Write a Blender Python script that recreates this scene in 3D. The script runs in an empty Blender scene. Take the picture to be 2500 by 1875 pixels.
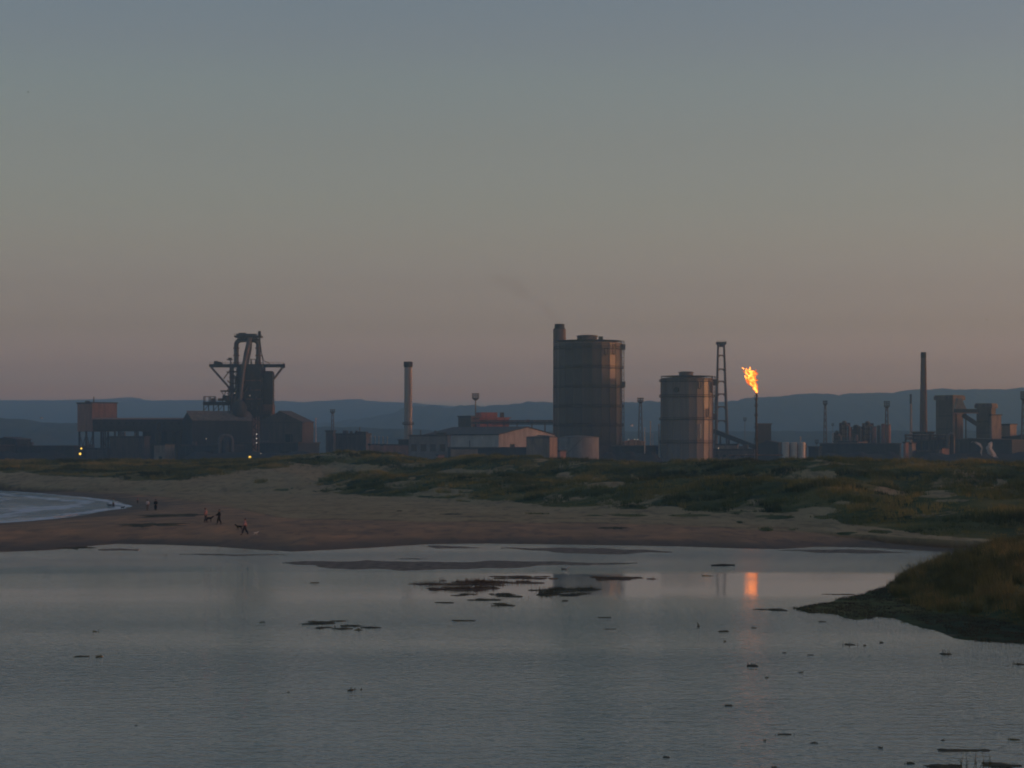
import bpy, math, random
import numpy as np
from mathutils import Vector
random.seed(7); rng = np.random.default_rng(7)
R = math.radians; PI = math.pi
sc = bpy.context.scene
col = sc.collection
F = 2500 * 85 / 36          # focal length in photo pixels
H = 9.5                     # eye height above the water
HY = 1104.0                 # horizon row of the photo
GZ = 4.0                    # level of the works behind the dunes

def gx(px, D): return (px - 1250) / F * D
def gz(py, D): return H - (py - HY) / F * D
def at(px, py, D): return Vector((gx(px, D), D, gz(py, D)))
def on_level(px, py, z=0.0):
    D = (H - z) * F / (py - HY)
    return (gx(px, D), D)

# ------------------------------------------------------------------ helpers
def tag(o, label=None, cat=None, group=None, kind=None):
    if label: o['label'] = label
    if cat: o['category'] = cat
    if group: o['group'] = group
    if kind: o['kind'] = kind
    return o

def empty(name, loc, label=None, cat=None, group=None):
    o = bpy.data.objects.new(name, None); col.objects.link(o)
    o.location = loc; o.empty_display_size = 0.5
    return tag(o, label, cat, group)

class MB:
    """collects shapes given in world coordinates; build() writes them relative to the parent"""
    def __init__(s): s.v = []; s.f = []; s.sm = []
    def add(s, vs, fs, smooth=False):
        n = len(s.v); s.v += [tuple(v) for v in vs]
        for f in fs: s.f.append(tuple(i + n for i in f)); s.sm.append(smooth)
        return s
    def box(s, c, size, rz=0.0):
        cx, cy, cz = c; a, b, h = size[0] / 2, size[1] / 2, size[2] / 2
        cs, sn = math.cos(rz), math.sin(rz)
        vs = []
        for z in (-h, h):
            for x, y in ((-a, -b), (a, -b), (a, b), (-a, b)):
                vs.append((cx + x * cs - y * sn, cy + x * sn + y * cs, cz + z))
        return s.add(vs, [(3, 2, 1, 0), (4, 5, 6, 7), (0, 1, 5, 4), (1, 2, 6, 5), (2, 3, 7, 6), (3, 0, 4, 7)])
    def prism(s, pts, z0, z1):
        n = len(pts)
        vs = [(p[0], p[1], z0) for p in pts] + [(p[0], p[1], z1) for p in pts]
        fs = [tuple(range(n))[::-1], tuple(range(n, 2 * n))]
        fs += [(i, (i + 1) % n, n + (i + 1) % n, n + i) for i in range(n)]
        return s.add(vs, fs)
    def tube(s, pts, r, n=10, caps=True):
        pts = [Vector(p) for p in pts]
        rs = r if isinstance(r, (list, tuple)) else [r] * len(pts)
        vs = []; m = len(pts); u = None
        for i, p in enumerate(pts):
            t = (pts[min(i + 1, m - 1)] - pts[max(i - 1, 0)]).normalized()
            if u is None:
                u = t.cross(Vector((0, 0, 1)))
                if u.length < 1e-3: u = t.cross(Vector((0, 1, 0)))
            u = (u - t * u.dot(t)).normalized(); w = t.cross(u)
            for k in range(n):
                a = 2 * PI * k / n
                vs.append(p + (u * math.cos(a) + w * math.sin(a)) * rs[i])
        fs = [(i * n + k, i * n + (k + 1) % n, (i + 1) * n + (k + 1) % n, (i + 1) * n + k) for i in range(m - 1) for k in range(n)]
        s.add(vs, fs, n > 5)
        if caps:
            s.add(vs[:n], [tuple(range(n))[::-1]]); s.add(vs[-n:], [tuple(range(n))])
        return s
    def lathe(s, x, y, prof, n=32, smooth=True, a0=0.0):
        vs = []; m = len(prof)
        for r, z in prof:
            for k in range(n):
                a = a0 + 2 * PI * k / n
                vs.append((x + r * math.cos(a), y + r * math.sin(a), z))
        fs = [(i * n + k, i * n + (k + 1) % n, (i + 1) * n + (k + 1) % n, (i + 1) * n + k) for i in range(m - 1) for k in range(n)]
        s.add(vs, fs, smooth)
        if prof[0][0] > 0.01: s.add(vs[:n], [tuple(range(n))[::-1]])
        if prof[-1][0] > 0.01: s.add(vs[-n:], [tuple(range(n))])
        return s
    def beam(s, a, b, w):
        a = Vector(a); b = Vector(b); t = (b - a).normalized()
        u = t.cross(Vector((0, 0, 1)))
        if u.length < 1e-3: u = Vector((1, 0, 0))
        u.normalize(); v = t.cross(u)
        h = w / 2
        vs = [p + u * i * h + v * j * h for p in (a, b) for i, j in ((-1, -1), (1, -1), (1, 1), (-1, 1))]
        return s.add(vs, [(3, 2, 1, 0), (4, 5, 6, 7), (0, 1, 5, 4), (1, 2, 6, 5), (2, 3, 7, 6), (3, 0, 4, 7)])
    def build(s, name, mat, parent=None, origin=None):
        me = bpy.data.meshes.new(name)
        off = Vector(origin) if origin is not None else (parent_world(parent) if parent else Vector((0, 0, 0)))
        me.from_pydata([(v[0] - off[0], v[1] - off[1], v[2] - off[2]) for v in s.v], [], s.f)
        me.polygons.foreach_set('use_smooth', s.sm)
        me.materials.append(mat); me.update()
        o = bpy.data.objects.new(name, me); col.objects.link(o)
        if parent: o.parent = parent
        elif origin is not None: o.location = origin
        return o

def parent_world(p):
    v = Vector((0, 0, 0))
    while p is not None:
        v = v + Vector(p.location); p = p.parent
    return v

def np_mesh(name, V, Fc, mat, smooth=False, nper=3):
    me = bpy.data.meshes.new(name)
    V = np.asarray(V, np.float32); Fc = np.asarray(Fc, np.int32)
    me.vertices.add(len(V)); me.vertices.foreach_set('co', V.ravel())
    me.loops.add(Fc.size); me.loops.foreach_set('vertex_index', Fc.ravel())
    me.polygons.add(len(Fc))
    me.polygons.foreach_set('loop_start', np.arange(0, Fc.size, nper, dtype=np.int32))
    me.polygons.foreach_set('loop_total', np.full(len(Fc), nper, np.int32))
    me.polygons.foreach_set('use_smooth', np.full(len(Fc), smooth, bool))
    me.update(calc_edges=True); me.validate()
    me.materials.append(mat)
    o = bpy.data.objects.new(name, me); col.objects.link(o)
    return o

# ---- value noise
_T = rng.random((256, 256))
def vnoise(x, y):
    xi = np.floor(x).astype(int); yi = np.floor(y).astype(int)
    fx = x - xi; fy = y - yi
    fx = fx * fx * (3 - 2 * fx); fy = fy * fy * (3 - 2 * fy)
    a = _T[xi % 256, yi % 256]; b = _T[(xi + 1) % 256, yi % 256]
    c = _T[xi % 256, (yi + 1) % 256]; d = _T[(xi + 1) % 256, (yi + 1) % 256]
    return (a * (1 - fx) + b * fx) * (1 - fy) + (c * (1 - fx) + d * fx) * fy
def fbm(x, y, o=4, g=0.5):
    s = 0; a = 1; t = 0
    for i in range(o):
        s = s + a * vnoise(x * 2 ** i + 17.3 * i, y * 2 ** i + 9.1 * i); t += a; a *= g
    return s / t * 2 - 1
def sstep(a, b, x):
    t = np.clip((x - a) / (b - a), 0, 1); return t * t * (3 - 2 * t)

def sdf(X, Y, poly):
    """signed distance, positive inside"""
    P = np.array(poly, float); Q = np.roll(P, -1, 0)
    d = np.full(X.shape, 1e9); ins = np.zeros(X.shape, bool)
    for (x0, y0), (x1, y1) in zip(P, Q):
        ex, ey = x1 - x0, y1 - y0
        t = np.clip(((X - x0) * ex + (Y - y0) * ey) / (ex * ex + ey * ey + 1e-9), 0, 1)
        d = np.minimum(d, (X - x0 - t * ex) ** 2 + (Y - y0 - t * ey) ** 2)
        c = ((y0 > Y) != (y1 > Y)) & (X < (x1 - x0) * (Y - y0) / (y1 - y0 + 1e-12) + x0)
        ins ^= c
    d = np.sqrt(d)
    return np.where(ins, d, -d)

# ------------------------------------------------------------------ materials
def new_mat(name):
    m = bpy.data.materials.new(name); m.use_nodes = True
    nt = m.node_tree; nt.nodes.clear()
    out = nt.nodes.new('ShaderNodeOutputMaterial')
    return m, nt, out
def N(nt, t, **kw):
    n = nt.nodes.new(t)
    for k, v in kw.items(): setattr(n, k, v)
    return n
def rgba(c): return (c[0], c[1], c[2], 1)

def mat(name, c1, c2=None, scale=0.15, rough=0.85, streak=0.25, metal=0.0, ribs=0.0, spec=0.3, seams=0.0):
    """weathered surface: blotches, vertical streaks, optional cladding ribs"""
    m, nt, out = new_mat(name)
    c2 = c2 or tuple(x * 0.6 for x in c1)
    b = N(nt, 'ShaderNodeBsdfPrincipled')
    b.inputs['Roughness'].default_value = rough; b.inputs['Metallic'].default_value = metal
    b.inputs['Specular IOR Level'].default_value = spec
    tc = N(nt, 'ShaderNodeTexCoord')
    mp = N(nt, 'ShaderNodeMapping'); mp.inputs['Scale'].default_value = (1, 1, streak)
    nz = N(nt, 'ShaderNodeTexNoise'); nz.inputs['Scale'].default_value = scale * 3; nz.inputs['Detail'].default_value = 6
    nt.links.new(tc.outputs['Object'], mp.inputs['Vector']); nt.links.new(mp.outputs[0], nz.inputs['Vector'])
    cr = N(nt, 'ShaderNodeValToRGB')
    cr.color_ramp.elements[0].position = 0.35; cr.color_ramp.elements[1].position = 0.68
    cr.color_ramp.elements[0].color = rgba(c2); cr.color_ramp.elements[1].color = rgba(c1)
    nt.links.new(nz.outputs['Fac'], cr.inputs[0])
    last = cr.outputs[0]
    if seams:
        w = N(nt, 'ShaderNodeTexWave', wave_type='BANDS', bands_direction='Z'); w.inputs['Scale'].default_value = seams
        w.inputs['Distortion'].default_value = 0.6
        nt.links.new(tc.outputs['Object'], w.inputs['Vector'])
        mr = N(nt, 'ShaderNodeMapRange'); mr.inputs[1].default_value = 0.0; mr.inputs[2].default_value = 0.25
        mr.inputs[3].default_value = 0.72; mr.inputs[4].default_value = 1.0
        nt.links.new(w.outputs['Fac'], mr.inputs[0])
        mx = N(nt, 'ShaderNodeMixRGB', blend_type='MULTIPLY'); mx.inputs[0].default_value = 1
        nt.links.new(last, mx.inputs[1]); nt.links.new(mr.outputs[0], mx.inputs[2]); last = mx.outputs[0]
    nt.links.new(last, b.inputs['Base Color'])
    if ribs:
        w = N(nt, 'ShaderNodeTexWave', wave_type='BANDS', bands_direction='X'); w.inputs['Scale'].default_value = ribs
        nt.links.new(tc.outputs['Object'], w.inputs['Vector'])
        bp = N(nt, 'ShaderNodeBump'); bp.inputs['Strength'].default_value = 0.5; bp.inputs['Distance'].default_value = 0.1
        nt.links.new(w.outputs['Fac'], bp.inputs['Height']); nt.links.new(bp.outputs[0], b.inputs['Normal'])
    nt.links.new(b.outputs[0], out.inputs[0])
    return m

def emit(name, c, s):
    m, nt, out = new_mat(name)
    e = N(nt, 'ShaderNodeEmission'); e.inputs[0].default_value = rgba(c); e.inputs[1].default_value = s
    nt.links.new(e.outputs[0], out.inputs[0]); return m

M = dict(
    steel=mat('dark_steel', (0.055, 0.05, 0.05), (0.025, 0.024, 0.026)),
    steel_mid=mat('weathered_steel', (0.14, 0.125, 0.12), (0.07, 0.06, 0.06)),
    rust=mat('rusty_steel', (0.17, 0.085, 0.055), (0.06, 0.04, 0.035)),
    pipe=mat('dusty_pipe', (0.115, 0.10, 0.092), (0.065, 0.058, 0.055), rough=0.6),
    dark=mat('dark_cladding', (0.045, 0.050, 0.056), (0.030, 0.034, 0.038), ribs=1.2),
    brown=mat('brown_cladding', (0.11, 0.09, 0.08), (0.065, 0.058, 0.055), ribs=1.2),
    red=mat('red_cladding', (0.42, 0.13, 0.085), (0.25, 0.08, 0.06), ribs=1.0),
    redbrown=mat('faded_red_cladding', (0.37, 0.20, 0.155), (0.24, 0.135, 0.11), ribs=1.0),
    white=mat('pale_cladding', (0.55, 0.51, 0.48), (0.40, 0.37, 0.35), ribs=1.0),
    grey=mat('grey_cladding', (0.24, 0.24, 0.24), (0.15, 0.15, 0.16), ribs=1.0),
    tan=mat('tan_cladding', (0.32, 0.25, 0.20), (0.18, 0.14, 0.12), ribs=0.8),
    concrete=mat('chimney_concrete', (0.42, 0.37, 0.34), (0.27, 0.24, 0.225), streak=0.08),
    brick=mat('dark_brick', (0.16, 0.11, 0.095), (0.09, 0.065, 0.06), streak=0.1),
    sooty=mat('sooty_cladding', (0.045, 0.042, 0.042), (0.028, 0.027, 0.03), ribs=1.2),
    soot=mat('sooted_top', (0.03, 0.028, 0.03)),
    roof=mat('roof_sheet', (0.10, 0.085, 0.08), (0.05, 0.045, 0.045)),
    roof_tan=mat('dusty_roof', (0.17, 0.145, 0.125), (0.10, 0.085, 0.075)),
    holder=mat('gasholder_plate', (0.075, 0.064, 0.058), (0.05, 0.045, 0.043), rough=0.42, streak=0.06, seams=0.28, spec=0.3),
    holder2=mat('grey_gasholder_plate', (0.19, 0.165, 0.15), (0.13, 0.115, 0.11), rough=0.45, streak=0.06, seams=0.28, spec=0.35),
    tank=mat('white_tank_paint', (0.62, 0.58, 0.54), (0.45, 0.42, 0.40), rough=0.5),
    pole=mat('pale_pole', (0.55, 0.53, 0.5)),
    opening=mat('dark_opening', (0.015, 0.015, 0.017)),
    glasspane=mat('grimy_glass', (0.03, 0.035, 0.04), rough=0.15, spec=0.6),
    coke=mat('coal_heap', (0.03, 0.028, 0.027), rough=0.95),
    lamp=emit('sodium_lamp', (1.0, 0.62, 0.10), 0.45),
    lamp_dim=emit('dim_lamp', (1.0, 0.75, 0.55), 0.10),
    lamp_white=emit('white_lamp', (1.0, 0.85, 0.72), 0.2),
    skin=mat('skin', (0.45, 0.28, 0.21), scale=4), hair=mat('hair', (0.04, 0.025, 0.02), scale=8),
    pink=mat('pink_cloth', (0.50, 0.26, 0.25), scale=4), whitecloth=mat('white_cloth', (0.72, 0.62, 0.6), scale=4),
    black=mat('black_cloth', (0.012, 0.012, 0.015), scale=4), navy=mat('navy_cloth', (0.03, 0.035, 0.05), scale=4),
    khaki=mat('khaki_cloth', (0.27, 0.20, 0.16), scale=4), blue=mat('pale_blue_cloth', (0.25, 0.42, 0.48), scale=4),
    furdark=mat('dark_fur', (0.018, 0.014, 0.012), scale=8), furwhite=mat('white_fur', (0.7, 0.66, 0.6), scale=8),
    feather=mat('white_feathers', (0.75, 0.74, 0.72), scale=9), featherdark=mat('grey_feathers', (0.05, 0.05, 0.055), scale=9),
    wood=mat('wet_driftwood', (0.05, 0.04, 0.03), scale=3),
)

def plant_mat(name, c1, c2, c3, scale=0.05):
    m, nt, out = new_mat(name)
    b = N(nt, 'ShaderNodeBsdfPrincipled'); b.inputs['Roughness'].default_value = 0.75; b.inputs['Specular IOR Level'].default_value = 0.2
    g = N(nt, 'ShaderNodeNewGeometry')
    n1 = N(nt, 'ShaderNodeTexNoise'); n1.inputs['Scale'].default_value = scale; n1.inputs['Detail'].default_value = 5
    nt.links.new(g.outputs['Position'], n1.inputs['Vector'])
    cr = N(nt, 'ShaderNodeValToRGB'); e = cr.color_ramp.elements
    e[0].position = 0.36; e[0].color = rgba(c1); e[1].position = 0.66; e[1].color = rgba(c3)
    k = e.new(0.5); k.color = rgba(c2)
    nt.links.new(n1.outputs['Fac'], cr.inputs[0]); nt.links.new(cr.outputs[0], b.inputs['Base Color'])
    tr = N(nt, 'ShaderNodeBsdfTranslucent'); nt.links.new(cr.outputs[0], tr.inputs[0])
    mx = N(nt, 'ShaderNodeMixShader'); mx.inputs[0].default_value = 0.25
    nt.links.new(b.outputs[0], mx.inputs[1]); nt.links.new(tr.outputs[0], mx.inputs[2])
    nt.links.new(mx.outputs[0], out.inputs[0]); return m
M['marram'] = plant_mat('marram_grass', (0.034, 0.052, 0.024), (0.115, 0.135, 0.052), (0.34, 0.26, 0.095), 0.05)  # clump colours, contrast widened to stand in for weak shading on the dunes
M['bankgrass'] = plant_mat('bank_grass', (0.075, 0.080, 0.030), (0.17, 0.145, 0.055), (0.38, 0.25, 0.095), 0.25)
M['marsh_red'] = plant_mat('glasswort_red', (0.085, 0.058, 0.038), (0.14, 0.08, 0.05), (0.20, 0.135, 0.08), 0.6)
M['marsh_green'] = plant_mat('marsh_green', (0.05, 0.045, 0.028), (0.085, 0.075, 0.045), (0.13, 0.11, 0.06), 0.6)
M['shoreweed'] = plant_mat('shore_weed', (0.04, 0.034, 0.022), (0.07, 0.052, 0.034), (0.09, 0.06, 0.035), 0.6)
M['marsh_yellow'] = plant_mat('marsh_yellow', (0.06, 0.055, 0.02), (0.12, 0.10, 0.03), (0.14, 0.12, 0.05), 0.6)

def ground_mat():
    m, nt, out = new_mat('dune_ground')
    b = N(nt, 'ShaderNodeBsdfPrincipled'); b.inputs['Specular IOR Level'].default_value = 0.25
    g = N(nt, 'ShaderNodeNewGeometry')
    veg = N(nt, 'ShaderNodeAttribute', attribute_name='veg'); wet = N(nt, 'ShaderNodeAttribute', attribute_name='wet')
    def noise(s, d=6, sc=(1, 1, 1)):
        mp = N(nt, 'ShaderNodeMapping'); mp.inputs['Scale'].default_value = sc
        n = N(nt, 'ShaderNodeTexNoise'); n.inputs['Scale'].default_value = s; n.inputs['Detail'].default_value = d
        nt.links.new(g.outputs['Position'], mp.inputs[0]); nt.links.new(mp.outputs[0], n.inputs['Vector']); return n.outputs['Fac']
    def ramp(f, stops):
        cr = N(nt, 'ShaderNodeValToRGB'); e = cr.color_ramp.elements
        e[0].position = stops[0][0]; e[0].color = rgba(stops[0][1]); e[1].position = stops[-1][0]; e[1].color = rgba(stops[-1][1])
        for p, c in stops[1:-1]: k = e.new(p); k.color = rgba(c)
        nt.links.new(f, cr.inputs[0]); return cr.outputs[0]
    def mix(f, a, c, bl='MIX'):
        x = N(nt, 'ShaderNodeMixRGB', blend_type=bl)
        if isinstance(f, float): x.inputs[0].default_value = f
        else: nt.links.new(f, x.inputs[0])
        nt.links.new(a, x.inputs[1]); nt.links.new(c, x.inputs[2]); return x.outputs[0]
    sand = ramp(noise(0.12, 8, (1, 0.5, 1)), [(0.3, (0.26, 0.185, 0.098)), (0.7, (0.36, 0.262, 0.14))])
    wetsand = ramp(noise(0.25, 8, (1, 0.35, 1)), [(0.3, (0.19, 0.088, 0.030)), (0.55, (0.30, 0.14, 0.052)), (0.75, (0.48, 0.21, 0.075))])
    turf = ramp(noise(0.06, 8), [(0.36, (0.032, 0.048, 0.024)), (0.52, (0.090, 0.10, 0.042)), (0.68, (0.21, 0.165, 0.07))])
    c = mix(wet.outputs['Fac'], sand, wetsand)
    damp = N(nt, 'ShaderNodeAttribute', attribute_name='damp')
    dc = N(nt, 'ShaderNodeRGB'); dc.outputs[0].default_value = (0.36, 0.38, 0.44, 1)
    c = mix(damp.outputs['Fac'], c, mix(1.0, c, dc.outputs[0], 'MULTIPLY'))
    # shells, weed and wrack scattered on the beach
    vo = N(nt, 'ShaderNodeTexNoise'); vo.inputs['Scale'].default_value = 1.1; vo.inputs['Detail'].default_value = 3
    mp = N(nt, 'ShaderNodeMapping'); mp.inputs['Scale'].default_value = (0.6, 0.12, 1)
    nt.links.new(g.outputs['Position'], mp.inputs[0]); nt.links.new(mp.outputs[0], vo.inputs['Vector'])
    spk = ramp(vo.outputs['Fac'], [(0.40, (0.62, 0.6, 0.6)), (0.46, (1, 1, 1)), (0.66, (1, 1, 1)), (0.74, (1.35, 1.25, 1.15))])
    c = mix(0.75, c, spk, 'MULTIPLY')
    edge = N(nt, 'ShaderNodeMath', operation='ADD'); nt.links.new(veg.outputs['Fac'], edge.inputs[0])
    sub = N(nt, 'ShaderNodeMath', operation='MULTIPLY_ADD'); nt.links.new(noise(0.5, 5), sub.inputs[0]); sub.inputs[1].default_value = 0.9; sub.inputs[2].default_value = -0.45
    nt.links.new(sub.outputs[0], edge.inputs[1])
    ml = N(nt, 'ShaderNodeMapRange'); ml.inputs[1].default_value = 0.38; ml.inputs[2].default_value = 0.62
    nt.links.new(edge.outputs[0], ml.inputs[0])
    c = mix(ml.outputs[0], c, turf)
    spv = N(nt, 'ShaderNodeMapRange'); spv.inputs[3].default_value = 0.25; spv.inputs[4].default_value = 0.04; nt.links.new(ml.outputs[0], spv.inputs[0]); nt.links.new(spv.outputs[0], b.inputs['Specular IOR Level'])
    nt.links.new(c, b.inputs['Base Color'])
    rr = N(nt, 'ShaderNodeMapRange'); rr.inputs[3].default_value = 0.95; rr.inputs[4].default_value = 0.62
    nt.links.new(wet.outputs['Fac'], rr.inputs[0]); nt.links.new(rr.outputs[0], b.inputs['Roughness'])
    bp = N(nt, 'ShaderNodeBump'); bp.inputs['Strength'].default_value = 0.6; bp.inputs['Distance'].default_value = 0.25
    nt.links.new(noise(0.9, 6), bp.inputs['Height']); nt.links.new(bp.outputs[0], b.inputs['Normal'])
    nt.links.new(b.outputs[0], out.inputs[0]); return m
M['ground'] = ground_mat()

def water_mat(name, base, amp, scales, rough):
    m, nt, out = new_mat(name)
    b = N(nt, 'ShaderNodeBsdfPrincipled')
    b.inputs['Base Color'].default_value = rgba(base); b.inputs['Roughness'].default_value = rough
    b.inputs['IOR'].default_value = 1.333; b.inputs['Specular IOR Level'].default_value = 0.5
    g = N(nt, 'ShaderNodeNewGeometry')
    acc = None
    for s, a, st in scales:
        mp = N(nt, 'ShaderNodeMapping'); mp.inputs['Scale'].default_value = st; mp.inputs['Rotation'].default_value = (0, 0, 0.12)
        n = N(nt, 'ShaderNodeTexNoise'); n.inputs['Scale'].default_value = s; n.inputs['Detail'].default_value = 3
        nt.links.new(g.outputs['Position'], mp.inputs[0]); nt.links.new(mp.outputs[0], n.inputs['Vector'])
        k = N(nt, 'ShaderNodeMath', operation='MULTIPLY'); k.inputs[1].default_value = a
        nt.links.new(n.outputs['Fac'], k.inputs[0])
        if acc is None: acc = k.outputs[0]
        else:
            ad = N(nt, 'ShaderNodeMath', operation='ADD'); nt.links.new(acc, ad.inputs[0]); nt.links.new(k.outputs[0], ad.inputs[1]); acc = ad.outputs[0]
    # gusts: wind-ruffled and slick stretches
    mp = N(nt, 'ShaderNodeMapping'); mp.inputs['Scale'].default_value = (0.25, 1, 1)
    n = N(nt, 'ShaderNodeTexNoise'); n.inputs['Scale'].default_value = 0.035; n.inputs['Detail'].default_value = 4
    nt.links.new(g.outputs['Position'], mp.inputs[0]); nt.links.new(mp.outputs[0], n.inputs['Vector'])
    mr = N(nt, 'ShaderNodeMapRange'); mr.inputs[1].default_value = 0.35; mr.inputs[2].default_value = 0.65
    mr.inputs[3].default_value = 0.42; mr.inputs[4].default_value = 1.18
    nt.links.new(n.outputs['Fac'], mr.inputs[0])
    # sheltered under the far shore: ripples die down with distance from the near water
    sp = N(nt, 'ShaderNodeSeparateXYZ'); nt.links.new(g.outputs['Position'], sp.inputs[0])
    wy = N(nt, 'ShaderNodeMath', operation='MULTIPLY_ADD'); nt.links.new(n.outputs['Fac'], wy.inputs[0]); wy.inputs[1].default_value = 26.0
    nt.links.new(sp.outputs['Y'], wy.inputs[2])
    my = N(nt, 'ShaderNodeMapRange'); my.inputs[1].default_value = 60; my.inputs[2].default_value = 260; nt.links.new(wy.outputs[0], my.inputs[0])
    sh = N(nt, 'ShaderNodeValToRGB'); nt.links.new(my.outputs[0], sh.inputs[0]); el = sh.color_ramp.elements
    el[0].position = 0.0; el[0].color = (0.24,) * 3 + (1,); el[1].position = 1.0; el[1].color = (0.24,) * 3 + (1,)
    for p_, v_ in ((0.36, 0.20), (0.48, 0.18), (0.53, 0.13), (0.56, 0.035), (0.59, 0.022), (0.65, 0.022), (0.71, 0.022), (0.735, 0.24)):
        k_ = el.new(p_); k_.color = (v_,) * 3 + (1,)
    mm = N(nt, 'ShaderNodeMath', operation='MULTIPLY'); nt.links.new(mr.outputs[0], mm.inputs[0])
    xr = N(nt, 'ShaderNodeMapRange'); xr.inputs[1].default_value = -9; xr.inputs[2].default_value = 3; xr.inputs[3].default_value = 0.13; xr.inputs[4].default_value = 0.0
    nt.links.new(sp.outputs['X'], xr.inputs[0]); xa = N(nt, 'ShaderNodeMath', operation='MAXIMUM'); nt.links.new(xr.outputs[0], xa.inputs[0]); nt.links.new(sh.outputs[0], xa.inputs[1])
    if name == 'lagoon_water': nt.links.new(xa.outputs[0], mm.inputs[1])
    else: mm.inputs[1].default_value = 1.0
    bp = N(nt, 'ShaderNodeBump'); bp.inputs['Distance'].default_value = amp
    nt.links.new(mm.outputs[0], bp.inputs['Strength']); nt.links.new(acc, bp.inputs['Height'])
    nt.links.new(bp.outputs[0], b.inputs['Normal'])
    if name == 'sea_water':
        fa = N(nt, 'ShaderNodeAttribute', attribute_name='foam'); fb = N(nt, 'ShaderNodeBsdfDiffuse'); fb.inputs[0].default_value = (0.6, 0.66, 0.72, 1)
        fn = N(nt, 'ShaderNodeTexNoise'); fn.inputs['Scale'].default_value = 0.7; fn.inputs['Detail'].default_value = 7
        mpf = N(nt, 'ShaderNodeMapping'); mpf.inputs['Scale'].default_value = (0.5, 0.25, 1); nt.links.new(g.outputs['Position'], mpf.inputs[0]); nt.links.new(mpf.outputs[0], fn.inputs['Vector'])
        ff = N(nt, 'ShaderNodeMath', operation='MULTIPLY'); nt.links.new(fa.outputs['Fac'], ff.inputs[0]); nt.links.new(fn.outputs['Fac'], ff.inputs[1])
        fr = N(nt, 'ShaderNodeMapRange'); fr.inputs[1].default_value = 0.17; fr.inputs[2].default_value = 0.42; fr.inputs[4].default_value = 0.8; nt.links.new(ff.outputs[0], fr.inputs[0])
        mx = N(nt, 'ShaderNodeMixShader'); nt.links.new(fr.outputs[0], mx.inputs[0]); nt.links.new(b.outputs[0], mx.inputs[1]); nt.links.new(fb.outputs[0], mx.inputs[2])
        nt.links.new(mx.outputs[0], out.inputs[0]); return m
    nt.links.new(b.outputs[0], out.inputs[0]); return m
M['lagoon'] = water_mat('lagoon_water', (0.050, 0.118, 0.122), 0.4, [(1.6, 0.75, (0.7, 1, 1)), (5.5, 0.32, (0.75, 1, 1))], 0.015)
M['sea'] = water_mat('sea_water', (0.03, 0.13, 0.20), 1.1, [(0.5, 1.0, (0.4, 1, 1)), (2.0, 0.3, (0.5, 1, 1))], 0.08)
M['foam'] = mat('sea_foam', (0.42, 0.46, 0.5), (0.2, 0.25, 0.28), scale=1.0, streak=1)
M['mud'] = mat('wet_mud', (0.30, 0.24, 0.20), (0.10, 0.085, 0.07), scale=0.45, rough=0.9, streak=1, spec=0.06)
M['hill'] = mat('wooded_hill', (0.05, 0.055, 0.04), (0.025, 0.03, 0.025), scale=0.003, streak=1, rough=1, spec=0.0)

# ------------------------------------------------------------------ camera, light, sky
cam = bpy.data.cameras.new('camera'); camo = bpy.data.objects.new('camera', cam); col.objects.link(camo)
camo.location = (0, 0, H); camo.rotation_euler = (PI / 2, 0, 0)
cam.lens = 85; cam.sensor_width = 36; cam.shift_y = (HY - 937.5) / 2500
cam.clip_start = 0.5; cam.clip_end = 60000
sc.camera = camo

SUN_EL, SUN_AZ = 2.2, 91.0     # azimuth measured from "behind the camera" (-Y) towards the right (+X)
sd = Vector((math.sin(R(SUN_AZ)) * math.cos(R(SUN_EL)), -math.cos(R(SUN_AZ)) * math.cos(R(SUN_EL)), math.sin(R(SUN_EL))))
sl = bpy.data.lights.new('sun', 'SUN'); sl.energy = 0.37; sl.angle = R(0.5); sl.color = (1.0, 0.49, 0.31)
so = bpy.data.objects.new('sun', sl); col.objects.link(so); so.rotation_euler = sd.to_track_quat('Z', 'Y').to_euler()
so.location = (300, -100, 200)

w = bpy.data.worlds.new('World'); sc.world = w; w.use_nodes = True
nt = w.node_tree; nt.nodes.clear()
wo = N(nt, 'ShaderNodeOutputWorld'); bg = N(nt, 'ShaderNodeBackground')
sky = N(nt, 'ShaderNodeTexSky', sky_type='NISHITA'); sky.sun_disc = False
sky.sun_elevation = R(SUN_EL); sky.sun_rotation = math.atan2(sd.x, sd.y)
sky.altitude = 10; sky.air_density = 1.0; sky.dust_density = 2.5; sky.ozone_density = 3.0
SKY_STRENGTH = 0.1
SKY_TINT = None
bg.inputs[1].default_value = SKY_STRENGTH
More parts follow.
